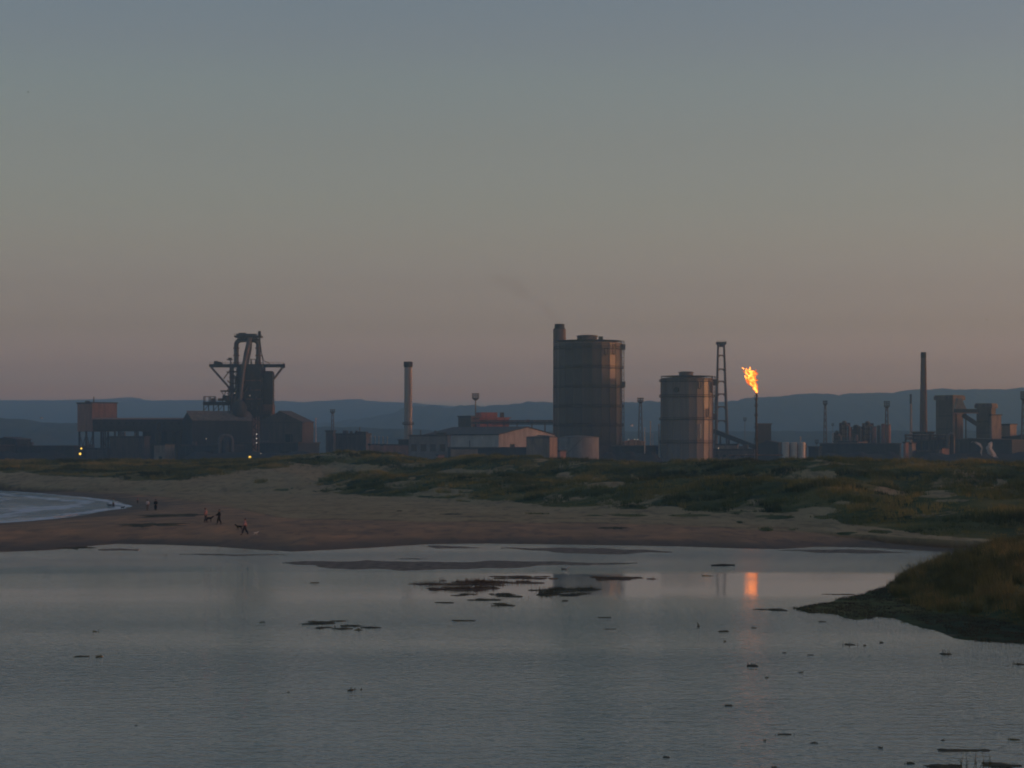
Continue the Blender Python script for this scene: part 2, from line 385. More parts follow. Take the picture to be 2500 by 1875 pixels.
#SKYTINT_BEGIN
tc = N(nt, 'ShaderNodeTexCoord'); sp = N(nt, 'ShaderNodeSeparateXYZ'); nt.links.new(tc.outputs['Generated'], sp.inputs[0])
mr = N(nt, 'ShaderNodeMapRange'); mr.inputs[1].default_value = -0.01; mr.inputs[2].default_value = 0.29
nt.links.new(sp.outputs['Z'], mr.inputs[0])
cr = N(nt, 'ShaderNodeValToRGB'); cr.color_ramp.interpolation = 'LINEAR'
GAIN = 12.0
TINT = [(0.0, (1.0, 1.0, 0.25)), (0.0808, (1.0, 1.0, 0.25)), (0.0949, (1.0, 0.8474, 0.3531)), (0.1062, (1.0, 0.6108, 0.5337)), (0.1174, (0.7368, 0.4656, 0.4864)), (0.1287, (0.547, 0.4031, 0.6346)), (0.1485, (0.4005, 0.2855, 0.4703)), (0.2048, (0.2499, 0.1727, 0.2251)), (0.2609, (0.2095, 0.1363, 0.1529)), (0.3169, (0.1969, 0.1243, 0.118)), (0.3726, (0.1825, 0.115, 0.0989)), (0.4557, (0.1699, 0.1032, 0.0824)), (0.5379, (0.1594, 0.0985, 0.0766)), (0.5923, (0.1502, 0.0907, 0.073)), (0.6461, (0.1421, 0.0876, 0.0712)), (1.0, (0.1279, 0.0788, 0.0641))]
e = cr.color_ramp.elements
e[0].position = TINT[0][0]; e[0].color = rgba(TINT[0][1]); e[1].position = TINT[-1][0]; e[1].color = rgba(TINT[-1][1])
for p, c in TINT[1:-1]: k = e.new(p); k.color = rgba(c)
nt.links.new(mr.outputs[0], cr.inputs[0])
mu = N(nt, 'ShaderNodeMixRGB', blend_type='MULTIPLY'); mu.inputs[0].default_value = 1
nt.links.new(sky.outputs[0], mu.inputs[1]); nt.links.new(cr.outputs[0], mu.inputs[2])
gn = N(nt, 'ShaderNodeVectorMath', operation='SCALE'); gn.inputs['Scale'].default_value = GAIN
hi = N(nt, 'ShaderNodeMapRange'); hi.inputs[1].default_value = 0.2; hi.inputs[2].default_value = 0.8; nt.links.new(sp.outputs['Z'], hi.inputs[0])
m2_ = N(nt, 'ShaderNodeMixRGB', blend_type='MULTIPLY'); m2_.inputs[2].default_value = (0.86, 1.0, 0.84, 1); nt.links.new(hi.outputs[0], m2_.inputs[0]); nt.links.new(gn.outputs[0], m2_.inputs[1])
nt.links.new(mu.outputs[0], gn.inputs[0]); nt.links.new(m2_.outputs[0], bg.inputs[0])
#SKYTINT_END
nt.links.new(bg.outputs[0], wo.inputs[0])
sc.view_settings.view_transform = 'Standard'; sc.view_settings.look = 'None'
sc.view_settings.exposure = 2.0; sc.view_settings.gamma = 1
sc.render.engine = 'CYCLES'
sc.cycles.use_denoising = True
sc.cycles.max_bounces = 6; sc.cycles.volume_bounces = 1; sc.cycles.transparent_max_bounces = 16
sc.cycles.filter_width = 1.9

# ------------------------------------------------------------------ ground, water
def pl(pts, z=0.0):
    return [on_level(x, y, z) for x, y in pts]
LAGOON = pl([(-900, 1352), (-300, 1350), (0, 1348), (130, 1343), (200, 1335), (285, 1328), (400, 1330), (529, 1335), (640, 1343), (712, 1347), (800, 1343),
             (900, 1338), (960, 1334), (1043, 1329), (1192, 1327), (1400, 1330), (1650, 1334), (1800, 1339), (1900, 1341), (2000, 1335), (2120, 1337),
             (2250, 1345), (2369, 1352), (2500, 1358), (2900, 1366), (3800, 1380), (5200, 1900), (5200, 2700), (-5000, 2700), (-5000, 1900)])
SEA = pl([(-1600, 1188), (-600, 1194), (0, 1198), (100, 1204), (200, 1213), (262, 1221), (300, 1229), (326, 1236), (300, 1242), (262, 1246), (200, 1257),
          (130, 1267), (60, 1273), (0, 1277), (-300, 1295), (-900, 1310), (-2200, 1330)])
BANK = pl([(2371, 1352), (2297, 1373), (2224, 1395), (2170, 1426), (2116, 1445), (2060, 1458), (2015, 1470), (1960, 1480), (1924, 1485), (1945, 1492), (1968, 1496),
           (2040, 1502), (2062, 1513), (2100, 1514), (2145, 1508), (2180, 1512), (2206, 1521), (2260, 1540), (2315, 1560), (2400, 1568), (2500, 1576),
           (2700, 1600), (3300, 1650), (4200, 1700), (4200, 1345), (2900, 1345), (2500, 1350)])
HUMP = pl([(2330, 1356), (2262, 1380), (2214, 1398), (2182, 1425), (2180, 1450), (2215, 1478), (2300, 1502), (2400, 1512), (2500, 1535), (2700, 1560), (3800, 1600),
           (3800, 1340), (2900, 1342), (2500, 1345)])
U = [-900, 0, 300, 600, 800, 1000, 1200, 1500, 1800, 2050, 2300, 2500, 3300]
FOOT = [560, 583, 551, 523, 497, 440, 369, 317, 293, 256, 236, 229, 220]
CU = [-900, 0, 150, 300, 600, 720, 850, 950, 1060, 1100, 1200, 1300, 1350, 1440, 1500, 1600, 1650, 1760, 1830, 1950, 2000, 2100, 2230, 2300, 2500, 3300]
CY = [1124, 1125, 1123, 1125, 1123, 1115, 1104, 1108, 1122, 1117, 1112, 1115, 1124, 1125, 1130, 1132, 1128, 1127, 1122, 1127, 1121, 1124, 1125, 1132, 1137, 1140]
DU = [-900, 0, 700, 850, 1100, 1500, 2050, 2500, 3300]
CD = [760, 720, 700, 680, 640, 560, 480, 450, 450]
MU = [-900, 700, 800, 870, 1000, 1150, 1300, 1450, 1600, 1800, 1950, 2070, 2200, 2350, 2500, 3300]
MY = [1150, 1150, 1163, 1157, 1160, 1166, 1171, 1174, 1172, 1167, 1173, 1173, 1198, 1188, 1192, 1200]

def height(X, D):
    X = np.asarray(X, float); D = np.asarray(D, float)
    u = X / D * F + 1250
    sw = np.maximum(sdf(X, D, LAGOON), sdf(X, D, SEA))
    land = 0.95 * (1 - np.exp(-np.maximum(-sw, 0) / 16)) + 0.05 * fbm(X * 0.08, D * 0.03) * sstep(0, 6, -sw)
    bed = -0.05 - 0.5 * (1 - np.exp(-np.maximum(sw, 0) / 8))
    z = np.where(sw > 0, bed, land)
    fd = np.interp(u, U, FOOT) + 9 * fbm(X * 0.03, D * 0.004)
    cd = np.interp(u, DU, CD); cz = H - (np.interp(u, CU, CY) - HY) * cd / F
    md = fd + 0.42 * (cd - fd); mz = H - (np.interp(u, MU, MY) - HY) * md / F - 0.3
    vz = 0.55 * mz + 0.3
    t = (D - fd) / (cd - fd)
    # right side: front ridge, hollow, rear ridge; left side: one rising slope
    a = sstep(0.0, 0.42, t) * (mz - 0.9) + 0.9
    b = mz + (vz - mz) * sstep(0.42, 0.62, t)
    c = vz + (cz - vz) * sstep(0.62, 1.0, t)
    two = np.where(t < 0.42, a, np.where(t < 0.62, b, c))
    one = 0.9 + (cz - 0.9) * np.clip(t, 0, 1) ** 0.75
    k = sstep(640, 860, u)
    dz = one * (1 - k) + two * k
    back = cz + (GZ - cz) * sstep(1.02, 1.35, t)
    dz = np.where(t > 1.0, back, dz)
    hum = (1.5 * fbm(X * 0.055, D * 0.033, 4) + 0.65 * fbm(X * 0.16 + 40, D * 0.08, 4))
    hum *= sstep(0.05, 0.3, t) * (1 - 0.58 * sstep(0.75, 1.0, t)) * (1 - sstep(1.05, 1.3, t)) * (0.45 + 0.55 * k)
    dz = dz + hum
    z = np.where((t > 0) & (sw < 0), np.maximum(dz, land), z)
    z = np.where(D > 1000, GZ, z)
    # the near bank on the right
    near = D < 300
    if near.any():
        sb = np.where(near, sdf(X, D, BANK), -1e3); shp = np.where(near, sdf(X, D, HUMP), -1e3)
        zb = 0.16 * (1 - np.exp(-np.maximum(sb, 0) / 2)) + 0.05 * fbm(X * 0.9, D * 0.35) - 0.02
        zb = zb + np.maximum(shp, 0) ** 0 * (1.75 + 0.9 * sstep(44, 62, X)) * sstep(-0.3, 10.0, shp) * (1 + 0.18 * fbm(X * 0.2, D * 0.08))  # extra rise out of view on the right, shaped to shade the bank
        z = np.where(sb > 0, zb, z)
        z = np.where((sb <= 0) & near & (sw > 0), z - 0.0, z)
    return z

def blob(u, v, c, s, p=2.0):
    return np.clip(1 - np.abs((u - c[0]) / s[0]) ** p - np.abs((v - c[1]) / s[1]) ** p, 0, 1)
SANDY = [((850, 1141), (105, 12)), ((690, 1158), (130, 17)), ((560, 1172), (120, 14)), ((760, 1170), (50, 13)), ((1150, 1153), (80, 6)), ((1385, 1160), (26, 9)), ((1080, 1207), (75, 5)), ((1110, 1198), (50, 5)),
         ((2290, 1208), (60, 9)), ((2330, 1222), (55, 4)), ((2445, 1180), (14, 14)), ((2030, 1192), (26, 6)), ((1990, 1245), (55, 10)), ((1900, 1262), (80, 12)), ((2060, 1228), (26, 5)),
         ((1410, 1240), (65, 6)), ((1610, 1240), (60, 8)), ((1240, 1232), (50, 7)), ((1500, 1253), (90, 4)), ((2190, 1205), (25, 5)), ((1850, 1245), (30, 5)), ((30, 1160), (60, 9)), ((240, 1168), (90, 6))]
GREEN = [((1680, 1258), (70, 4)), ((1530, 1257), (50, 4)), ((1890, 1262), (55, 6)), ((720, 1196), (60, 4)), ((1450, 1258), (25, 3)), ((1130, 1223), (12, 4)), ((2010, 1262), (30, 5)),
         ((1870, 1293), (22, 5)), ((1940, 1292), (14, 3)), ((810, 1190), (75, 16)), ((1810, 1275), (10, 4)), ((640, 1175), (14, 4)), ((2150, 1298), (40, 5)), ((2060, 1300), (30, 3)), ((1310, 1254), (35, 2))]
VF_U = [-900, 0, 60, 170, 260, 330, 450, 560, 640, 720, 780, 830, 900, 1000, 1080, 1200, 1340, 1500, 1700, 1820, 1860, 1990, 2060, 2150, 2250, 2350, 2500, 3300]
VF_Y = [1160, 1158, 1150, 1163, 1168, 1176, 1178, 1170, 1152, 1143, 1180, 1203, 1210, 1212, 1215, 1226, 1240, 1245, 1248, 1258, 1262, 1235, 1275, 1282, 1300, 1308, 1316, 1320]

def cover(X, D, Z):
    """how much of the ground is grown over (0 sand, 1 turf)"""
    u = X / D * F + 1250; v = HY + (H - Z) / D * F
    n = fbm(X * 0.07, D * 0.025, 4)
    n2 = fbm(X * 0.13 + 31, D * 0.05 + 7, 4)
    vy = np.interp(u, VF_U, VF_Y) + 9 * fbm(X * 0.05 + 9, D * 0.0 + 3, 3)
    veg = sstep(5, -5, v - vy)
    fd = np.interp(u, U, FOOT)
    veg = veg * (D > fd - 12)
    for c, s in SANDY: veg = veg * (1 - np.clip(1.25 * blob(u + 45 * n + 22 * n2, v + 5 * n2 + 3 * n, c, (s[0] * 1.1, s[1] * 1.1)), 0, 1))
    for c, s in GREEN: veg = np.maximum(veg, np.clip(1.7 * blob(u + 30 * n2, v + 4 * n, c, s), 0, 1) * (D > 200))
    veg = np.clip(veg - 0.6 * sstep(0.08, 0.38, n2) * (u > 700) - 0.2 * sstep(0.15, 0.5, n), 0, 1)
    veg = np.where(D > 1.04 * np.interp(u, DU, CD), 0.9, veg)
    nb = D < 300
    if nb.any():
        sb = np.where(nb, sdf(X, D, BANK), -1e3); sh = np.where(nb, sdf(X, D, HUMP), -1e3)
        veg = np.where(sb > 0, np.where(sh > -0.5, 1.0, 0.72), veg)
    return veg

ang = np.linspace(-0.36, 0.36, 560)
rows = np.concatenate([np.geomspace(45, 200, 170, endpoint=False), np.geomspace(200, 800, 400, endpoint=False), np.geomspace(800, 16000, 50)])
A, DD = np.meshgrid(ang, rows)
XX = A * DD
ZZ = height(XX, DD)
VEG = cover(XX, DD, ZZ)
sw_ = np.maximum(sdf(XX, DD, LAGOON), sdf(XX, DD, SEA))
uu = XX / DD * F + 1250; vv = HY + (H - ZZ) / DD * F
WET_U = [-900, 0, 300, 500, 700, 1000, 1300, 1600, 1800, 2100, 2500, 3300]
WET_Y = [1195, 1195, 1205, 1225, 1262, 1271, 1276, 1280, 1292, 1308, 1330, 1340]
wl = np.interp(uu, WET_U, WET_Y) + 5 * fbm(XX * 0.06, DD * 0.015, 3)
WET = sstep(-3, 5, vv - wl) * (DD < 640)
INB = (DD < 240) & (sdf(XX, DD, BANK) > 0)
WET = np.where(INB, 0.4, WET)
nr, nc = XX.shape
idx = np.arange(nr * nc).reshape(nr, nc)
FC = np.stack([idx[:-1, :-1], idx[:-1, 1:], idx[1:, 1:], idx[1:, :-1]], -1).reshape(-1, 4)
ground = np_mesh('ground', np.stack([XX, DD, ZZ], -1).reshape(-1, 3), FC, M['ground'], True, 4)
DAMP = sstep(0.60, 0.12, ZZ + 0.14 * fbm(XX * 0.05, DD * 0.12, 4)) * (DD < 640)
for off_, am_ in ((0, .75), (-13, .45), (16, .5), (30, .35)):
    DAMP = np.maximum(DAMP, am_ * np.exp(-((vv - wl - off_ - 2.5 * fbm(XX * 0.09, DD * 0.02 + off_, 3)) / 1.1) ** 2) * sstep(-.25, .35, fbm(XX * 0.25 + off_, DD * 0.05, 3)) * (VEG < .3) * (DD > 235))
for nm, arr in (('veg', VEG), ('wet', WET), ('damp', DAMP)):
    at_ = ground.data.attributes.new(nm, 'FLOAT', 'POINT'); at_.data.foreach_set('value', arr.astype(np.float32).ravel())
tag(ground, 'sandy beach rising to grass grown dunes', kind='structure')

b = MB(); b.prism([(-150, 45), (150, 45), (150, 320), (-80, 320), (-130, 260)], -3.0, 0.0)
tag(b.build('lagoon_water', M['lagoon']), 'shallow rippled lagoon in front of the beach', kind='structure')
# the sea inlet: a moulded swell surface with its own waves
def sea_surface():
    xs = np.linspace(-330, -58, 260); ys = np.geomspace(300, 760, 240)
    X, Y = np.meshgrid(xs, ys)
    d = sdf(X, Y, SEA)
    ph = d * 0.9 + 2.5 * fbm(X * 0.02, Y * 0.02, 3)
    Z = 0.02 + 0.12 * fbm(X * 0.10, Y * 0.06, 3) + 0.10 * np.clip(np.sin(ph * 0.45), -0.2, 1) * sstep(45, 6, d)
    i = np.arange(X.size).reshape(X.shape)
    fc = np.stack([i[:-1, :-1], i[:-1, 1:], i[1:, 1:], i[1:, :-1]], -1).reshape(-1, 4)
    o = np_mesh('sea', np.stack([X, Y, Z], -1).reshape(-1, 3), fc, M['sea'], True, 4)
    line = np.exp(-((d - 1.2 + 1.5 * fbm(X * .1, Y * .1, 3)) / 1.6) ** 2) + 0.8 * np.exp(-((d - 9 + 7 * fbm(X * .05, Y * .02, 3)) / 2.2) ** 2) + 0.55 * np.exp(-((d - 20 + 10 * fbm(X * .04, Y * .02 + 5, 3)) / 2.5) ** 2)
    at2 = o.data.attributes.new('foam', 'FLOAT', 'POINT'); at2.data.foreach_set('value', line.astype(np.float32).ravel())
    return o
tag(sea_surface(), 'choppy blue sea running up the beach', kind='structure')

def strip(name, pts, w, z, m, seed=0, th=0.05):
    """an irregular low streak lying on the water: centre line in photo pixels -> world, ragged width (m)"""
    r = np.random.default_rng(seed)
    P = np.array(pl(pts)); n = 90
    s = np.linspace(0, 1, n); seg = np.linspace(0, 1, len(P))
    cx = np.interp(s, seg, P[:, 0]); cy = np.interp(s, seg, P[:, 1])
    taper = np.clip(np.sin(PI * s), 0.0, 1) ** 0.5
    wd = w * taper * (0.55 + 0.9 * vnoise(s * 14 + seed, s * 0 + seed)) / 2
    cy = cy + w * 0.35 * (vnoise(s * 9 + seed * 3, s * 0 + 5.0) - 0.5)
    v = []; f = []
    for i in range(n):
        v += [(cx[i], cy[i] - wd[i], -0.03), (cx[i], cy[i] - wd[i] * 0.7, z), (cx[i], cy[i] + wd[i] * 0.7, z + th * 0.3), (cx[i], cy[i] + wd[i], -0.03)]
    for i in range(n - 1):
        for k in range(3): f.append((i * 4 + k, i * 4 + k + 1, i * 4 + 4 + k + 1, i * 4 + 4 + k))
    b = MB(); b.add(v, f, True)
    return b.build(name, m)
tag(strip('breaking_wave', [(130, 1266), (160, 1262), (188, 1258)], 3.5, 0.18, M['foam'], 3), 'white wave curling onto the sand at the sea edge', 'wave')
#tag(strip('surf_line', [(-60, 1201), (20, 1203), (90, 1206)], 10.0, 0.16, M['foam'], 5), 'pale surf line on the far side of the sea inlet', 'wave')
#tag(strip('shore_foam', [(175, 1249), (225, 1240), (262, 1230)], 7.0, 0.12, M['foam'], 8), 'thin foam sheet at the rounded tip of the sea inlet', 'foam')
#tag(strip('shore_foam', [(0, 1275), (40, 1273), (90, 1269)], 1.6, 0.12, M['foam'], 9), 'thin foam edge where the sea meets the near sand', 'foam')

def mud(pts, seed):
    """a very low wet mud bar with a frayed outline"""
    P = np.array(pl(pts)); n = len(P); out = []
    for i in range(n):
        a, c = P[i], P[(i + 1) % n]
        L = np.hypot(*(c - a)); m = max(2, int(L / 0.8))
        for k in range(m):
            t = k / m; q = a * (1 - t) + c * t
            out.append((q[0] + 0.8 * (vnoise(np.array(q[0] * 0.5 + seed), np.array(q[1] * 0.5)) - 0.5), q[1] + 4.5 * (vnoise(np.array(q[0] * 0.55 + 7 + seed), np.array(q[1] * 0.3 + 3)) - 0.5)))
    C = np.array(out).mean(0)
    m = len(out); v = [(x, y, -0.02) for x, y in out]
    v += [(x, C[1] + (y - C[1]) * 0.75, 0.012 + 0.01 * random.random()) for x, y in out]
    f = [(i, (i + 1) % m, m + (i + 1) % m, m + i) for i in range(m)] + [tuple(range(m, 2 * m))]
    b = MB(); b.add(v, f)
    return tag(b.build('mudflat', M['mud']), 'wet mud bar barely above the water', kind='structure')
mud([(700, 1371), (900, 1367), (1100, 1370), (1300, 1369), (1480, 1372), (1560, 1375), (1500, 1379), (1380, 1378), (1230, 1387), (1100, 1391), (980, 1395), (880, 1391), (800, 1391), (765, 1381)], 1)
mud([(1225, 1336), (1340, 1336), (1500, 1339), (1600, 1344), (1640, 1347), (1560, 1352), (1480, 1354), (1380, 1352), (1340, 1346), (1270, 1341)], 2)
mud([(1040, 1334), (1060, 1331), (1130, 1333), (1180, 1337), (1130, 1340), (1070, 1339)], 3)
mud([(240, 1340), (300, 1338), (350, 1341), (330, 1345), (270, 1345)], 4)
mud([(430, 1352), (520, 1353), (700, 1354), (640, 1356), (500, 1356)], 5)
mud([(960, 1363), (1030, 1363), (1040, 1366), (980, 1366)], 6)
mud([(1900, 1343), (2020, 1341), (2110, 1342), (2230, 1350), (2120, 1351), (2010, 1349)], 7)

# hills: three ridges, each a real slope with depth
def hills(name, D, prof, label, depth=1500, seed=0, rough=6):
    pu = [p[0] for p in prof]; py = [p[1] for p in prof]
    us = np.arange(-900, 3400, 5.0)
    y = np.interp(us, pu, py)
    crest = H - (y - HY) / F * D + rough * 0.35 * fbm(us * 0.05 + seed, us * 0 + seed, 5) + rough * 0.12 * fbm(us * 0.23, us * 0 + 2, 3)
    ts = np.linspace(-1, 1, 26)
    V = []
    for t in ts:
        k = (1 - abs(t)) if t < 0 else (1 - t * 0.8)
        k = k * k * (3 - 2 * k)
        d = D + t * depth
        zz = (crest - GZ) * k + GZ - 2 + 14 * fbm(us * 0.02 + seed, us * 0 + t * 3, 4) * (1 - abs(2 * k - 1))
        V.append(np.stack([(us - 1250) / F * D, np.full_like(us, d), zz], -1))
    V = np.array(V); i = np.arange(V.shape[0] * V.shape[1]).reshape(V.shape[:2])
    fc = np.stack([i[:-1, :-1], i[:-1, 1:], i[1:, 1:], i[1:, :-1]], -1).reshape(-1, 4)
    return tag(np_mesh(name, V.reshape(-1, 3), fc, M['hill'], True, 4), label, kind='structure')
hills('hills', 8200, [(-900, 980), (0, 976), (150, 976), (290, 973), (300, 971), (330, 969), (338, 977), (500, 976), (700, 978), (745, 981), (800, 977), (885, 973), (897, 978), (1000, 982), (1100, 990), (1400, 1005), (3400, 1040)], 'long far ridge on the left skyline', 2200, 1, 6)
hills('hills', 6200, [(-900, 1060), (700, 1040), (920, 1018), (940, 1012), (975, 1004), (1003, 987), (1015, 992), (1040, 991), (1060, 988), (1080, 991), (1090, 995), (1120, 992), (1140, 989), (1180, 989),
      (1260, 986), (1290, 981), (1325, 979), (1350, 983), (1521, 979), (1600, 979), (1700, 980), (1773, 979), (1807, 977), (1817, 967), (1850, 970), (1900, 966), (1934, 963),
      (1975, 960), (2010, 958), (2024, 964), (2062, 962), (2130, 961), (2178, 957), (2246, 950), (2292, 949), (2330, 950), (2350, 953), (2370, 950), (2500, 948), (3400, 946)], 'wooded ridge on the right skyline', 1700, 5, 15)
hills('hills', 3900, [(-900, 1012), (0, 1017), (60, 1021), (105, 1031), (180, 1031), (300, 1040), (600, 1042), (900, 1040), (1100, 1050), (1700, 1052), (2300, 1048), (3400, 1050)], 'low wooded rise behind the works', 900, 9, 7)

# ------------------------------------------------------------------ grass (nobody could count it)
def blades(X, Y, Z, h, wd, lean, per, seed, spread):
    r = np.random.default_rng(seed); n = len(X)
    X = np.repeat(X, per); Y = np.repeat(Y, per); Z = np.repeat(Z, per); hh = np.repeat(h, per) * r.uniform(0.55, 1.1, n * per)
    X = X + r.normal(0, spread, n * per); Y = Y + r.normal(0, spread, n * per)
    a = r.uniform(0, 2 * PI, n * per); L = r.uniform(0.1, 1, n * per) * lean
    w2 = wd * r.uniform(0.6, 1.3, n * per) / 2; ta = r.uniform(0, PI, n * per)
    b0 = np.stack([X - np.cos(ta) * w2, Y - np.sin(ta) * w2, Z - 0.05], -1); b1 = np.stack([X + np.cos(ta) * w2, Y + np.sin(ta) * w2, Z - 0.05], -1)
    tp = np.stack([X + np.cos(a) * L * hh - 0.12 * hh, Y + np.sin(a) * L * hh, Z + hh], -1)
    V = np.stack([b0, b1, tp], 1).reshape(-1, 3)
    return V, np.arange(len(V)).reshape(-1, 3)
def scatter(n, seed, dmin, dmax, amax):
    r = np.random.default_rng(seed)
    D = np.sqrt(r.uniform(dmin ** 2, dmax ** 2, n)); Y = D; X = r.uniform(-amax, amax, n) * D
    return X, Y
X, Y = scatter(150000, 11, 215, 730, 0.27)
Z = height(X, Y); V_ = cover(X, Y, Z)
clump = fbm(X * 0.30, Y * 0.16, 3)
keep = (V_ > 0.3) & (rng.random(len(X)) < np.clip(0.35 + 0.9 * clump + 0.3 * V_, 0.03, 1)) & (Z > 0.3) & (Y < 1.03 * np.interp(X / Y * F + 1250, DU, CD))
X, Y, Z, clump = X[keep], Y[keep], Z[keep], clump[keep]
V1, F1 = blades(X, Y, Z, np.clip(0.55 + 1.1 * clump, 0.2, 1.35) * (0.3 + 0.7 * sstep(1.2, 2.2, Z)), 0.12, 0.6, 8, 3, 0.25)
tag(np_mesh('dune_grass', V1, F1, M['marram']), 'marram grass growing over the dunes', 'grass', kind='stuff')
X, Y = scatter(90000, 12, 118, 240, 0.30)
k = (X / Y * F > 850); X, Y = X[k], Y[k]
sh = sdf(X, Y, HUMP); Z = height(X, Y)
keep = (sh > -0.2) & (rng.random(len(X)) < 0.85); X, Y, Z, sh = X[keep], Y[keep], Z[keep], sh[keep]
pick = (rng.random(len(X)) < 0.035) & (sh > .6)
V2, F2 = blades(X[pick], Y[pick], Z[pick], rng.uniform(.7, 1.35, int(pick.sum())), 0.05, 0.75, 46, 21, 0.16)
V1, F1 = blades(X, Y, Z, np.clip(0.30 + 0.3 * sstep(0, 6, sh) + 1.1 * fbm(X * 0.55, Y * 0.28, 3), .1, 1.5), 0.045, 0.5, 9, 4, 0.14)
V1 = np.concatenate([V1, V2]); F1 = np.arange(len(V1)).reshape(-1, 3)
tag(np_mesh('bank_grass', V1, F1, M['bankgrass']), 'rough brown green grass covering the near bank', 'grass', kind='stuff')
X, Y = scatter(90000, 13, 115, 200, 0.26)
k = (X / Y * F > 640); X, Y = X[k], Y[k]
sb = sdf(X, Y, BANK); sh = sdf(X, Y, HUMP); Z = height(X, Y)
keep = (sb > -0.1) & (sh < 0.2) & (fbm(X * 0.8, Y * 0.3, 3) > -0.3); X, Y, Z = X[keep], Y[keep], Z[keep]
V1, F1 = blades(X, Y, Z, np.full(len(X), 0.085), 0.05, 0.9, 6, 6, 0.12)
tag(np_mesh('shore_weed', V1, F1, M['shoreweed']), 'dark low weed on the muddy shore of the bank', 'weed', kind='stuff')

# ------------------------------------------------------------------ plants standing in the lagoon
def marsh(px, py, wpx, hpx, label, m='marsh_green', stalks=None, group=None, name='marsh_plant', seed=None):
    x, y = on_level(px, py); W = wpx / F * y; hgt = max(0.04, hpx / F * y * (0.5 if wpx > 60 else 1))
    r = random.Random(seed if seed is not None else int(px * 7 + py))
    o = empty(name, (x, y, 0), label, 'plant', group) if wpx > 60 else None
    # ragged mat just above the water
    st = []; b = MB(); dep = hpx * (0.85 if wpx > hpx * 4 else 0.45) * y * y / (H * F) / 2; dep = max(0.12, dep)
    nl = 1 if W < 1.2 else int(min(200, max(8, W * dep * 1.7)))
    rows_ = [r.uniform(-0.85, 0.85) for _ in range(max(1, int(hpx / 2.5)))]
    for q in range(nl):
        if nl == 1: cx, cy, rw, rd = x, y, W * .42, dep * .5
        else:
            ro = r.choice(rows_); ex = math.sqrt(max(0.05, 1 - ro * ro)) * r.uniform(.55, 1)
            cx = x + r.uniform(-.5, .5) * W * ex + W * .12 * math.sin(ro * 7 + px); cy = y + ro * dep + r.gauss(0, .12) * dep
            rw = r.uniform(.3, 1.0) * min(1.9, .45 + W * .07); rd = rw * r.uniform(.7, 1.5)
        n = 10; v = []; z = min(0.045, hgt * 0.3) * r.uniform(.4, 1.2)
        for ring, zz in ((1.0, -0.03), (0.75, z * 0.7), (0.3, z)):
            for k in range(n):
                a = 2 * PI * k / n; j = 1 + 0.35 * math.sin(k * 2.3 + q) * r.uniform(0.4, 1)
                v.append((cx + math.cos(a) * rw * ring * j, cy + math.sin(a) * rd * ring * j, zz))
        f = [(i * n + k, i * n + (k + 1) % n, (i + 1) * n + (k + 1) % n, (i + 1) * n + k) for i in range(2) for k in range(n)] + [tuple(range(2 * n, 3 * n))]
        b.add(v, f)
        if q < 400:
            for i in range(int(6 + rw * 14)):
                sx = cx + r.gauss(0, .5) * rw; sy = cy + r.gauss(0, .5) * rd; hh = hgt * r.uniform(.2, .9) * (.5 + .5 * abs(math.sin(cx * .9 + px))); wd = r.uniform(.01, .025)
                lx = r.uniform(-.35, .35) * hh
                st.append([(sx - wd, sy, -.02), (sx + wd, sy, -.02), (sx + lx + wd * .4, sy, hh * .75), (sx + lx * 1.3, sy, hh)])
    # stems
    s = MB() if o else b
    for q in st: s.add(q, [(0, 1, 2), (0, 2, 3)])
    if o:
        (b.build('mat', M[m], o))['kind'] = 'stuff'; fo = s.build('foliage', M[m], o); fo['kind'] = 'stuff'; return o
    o = b.build(name, M[m], None, (x, y, 0)); tag(o, label, 'plant', group); return o

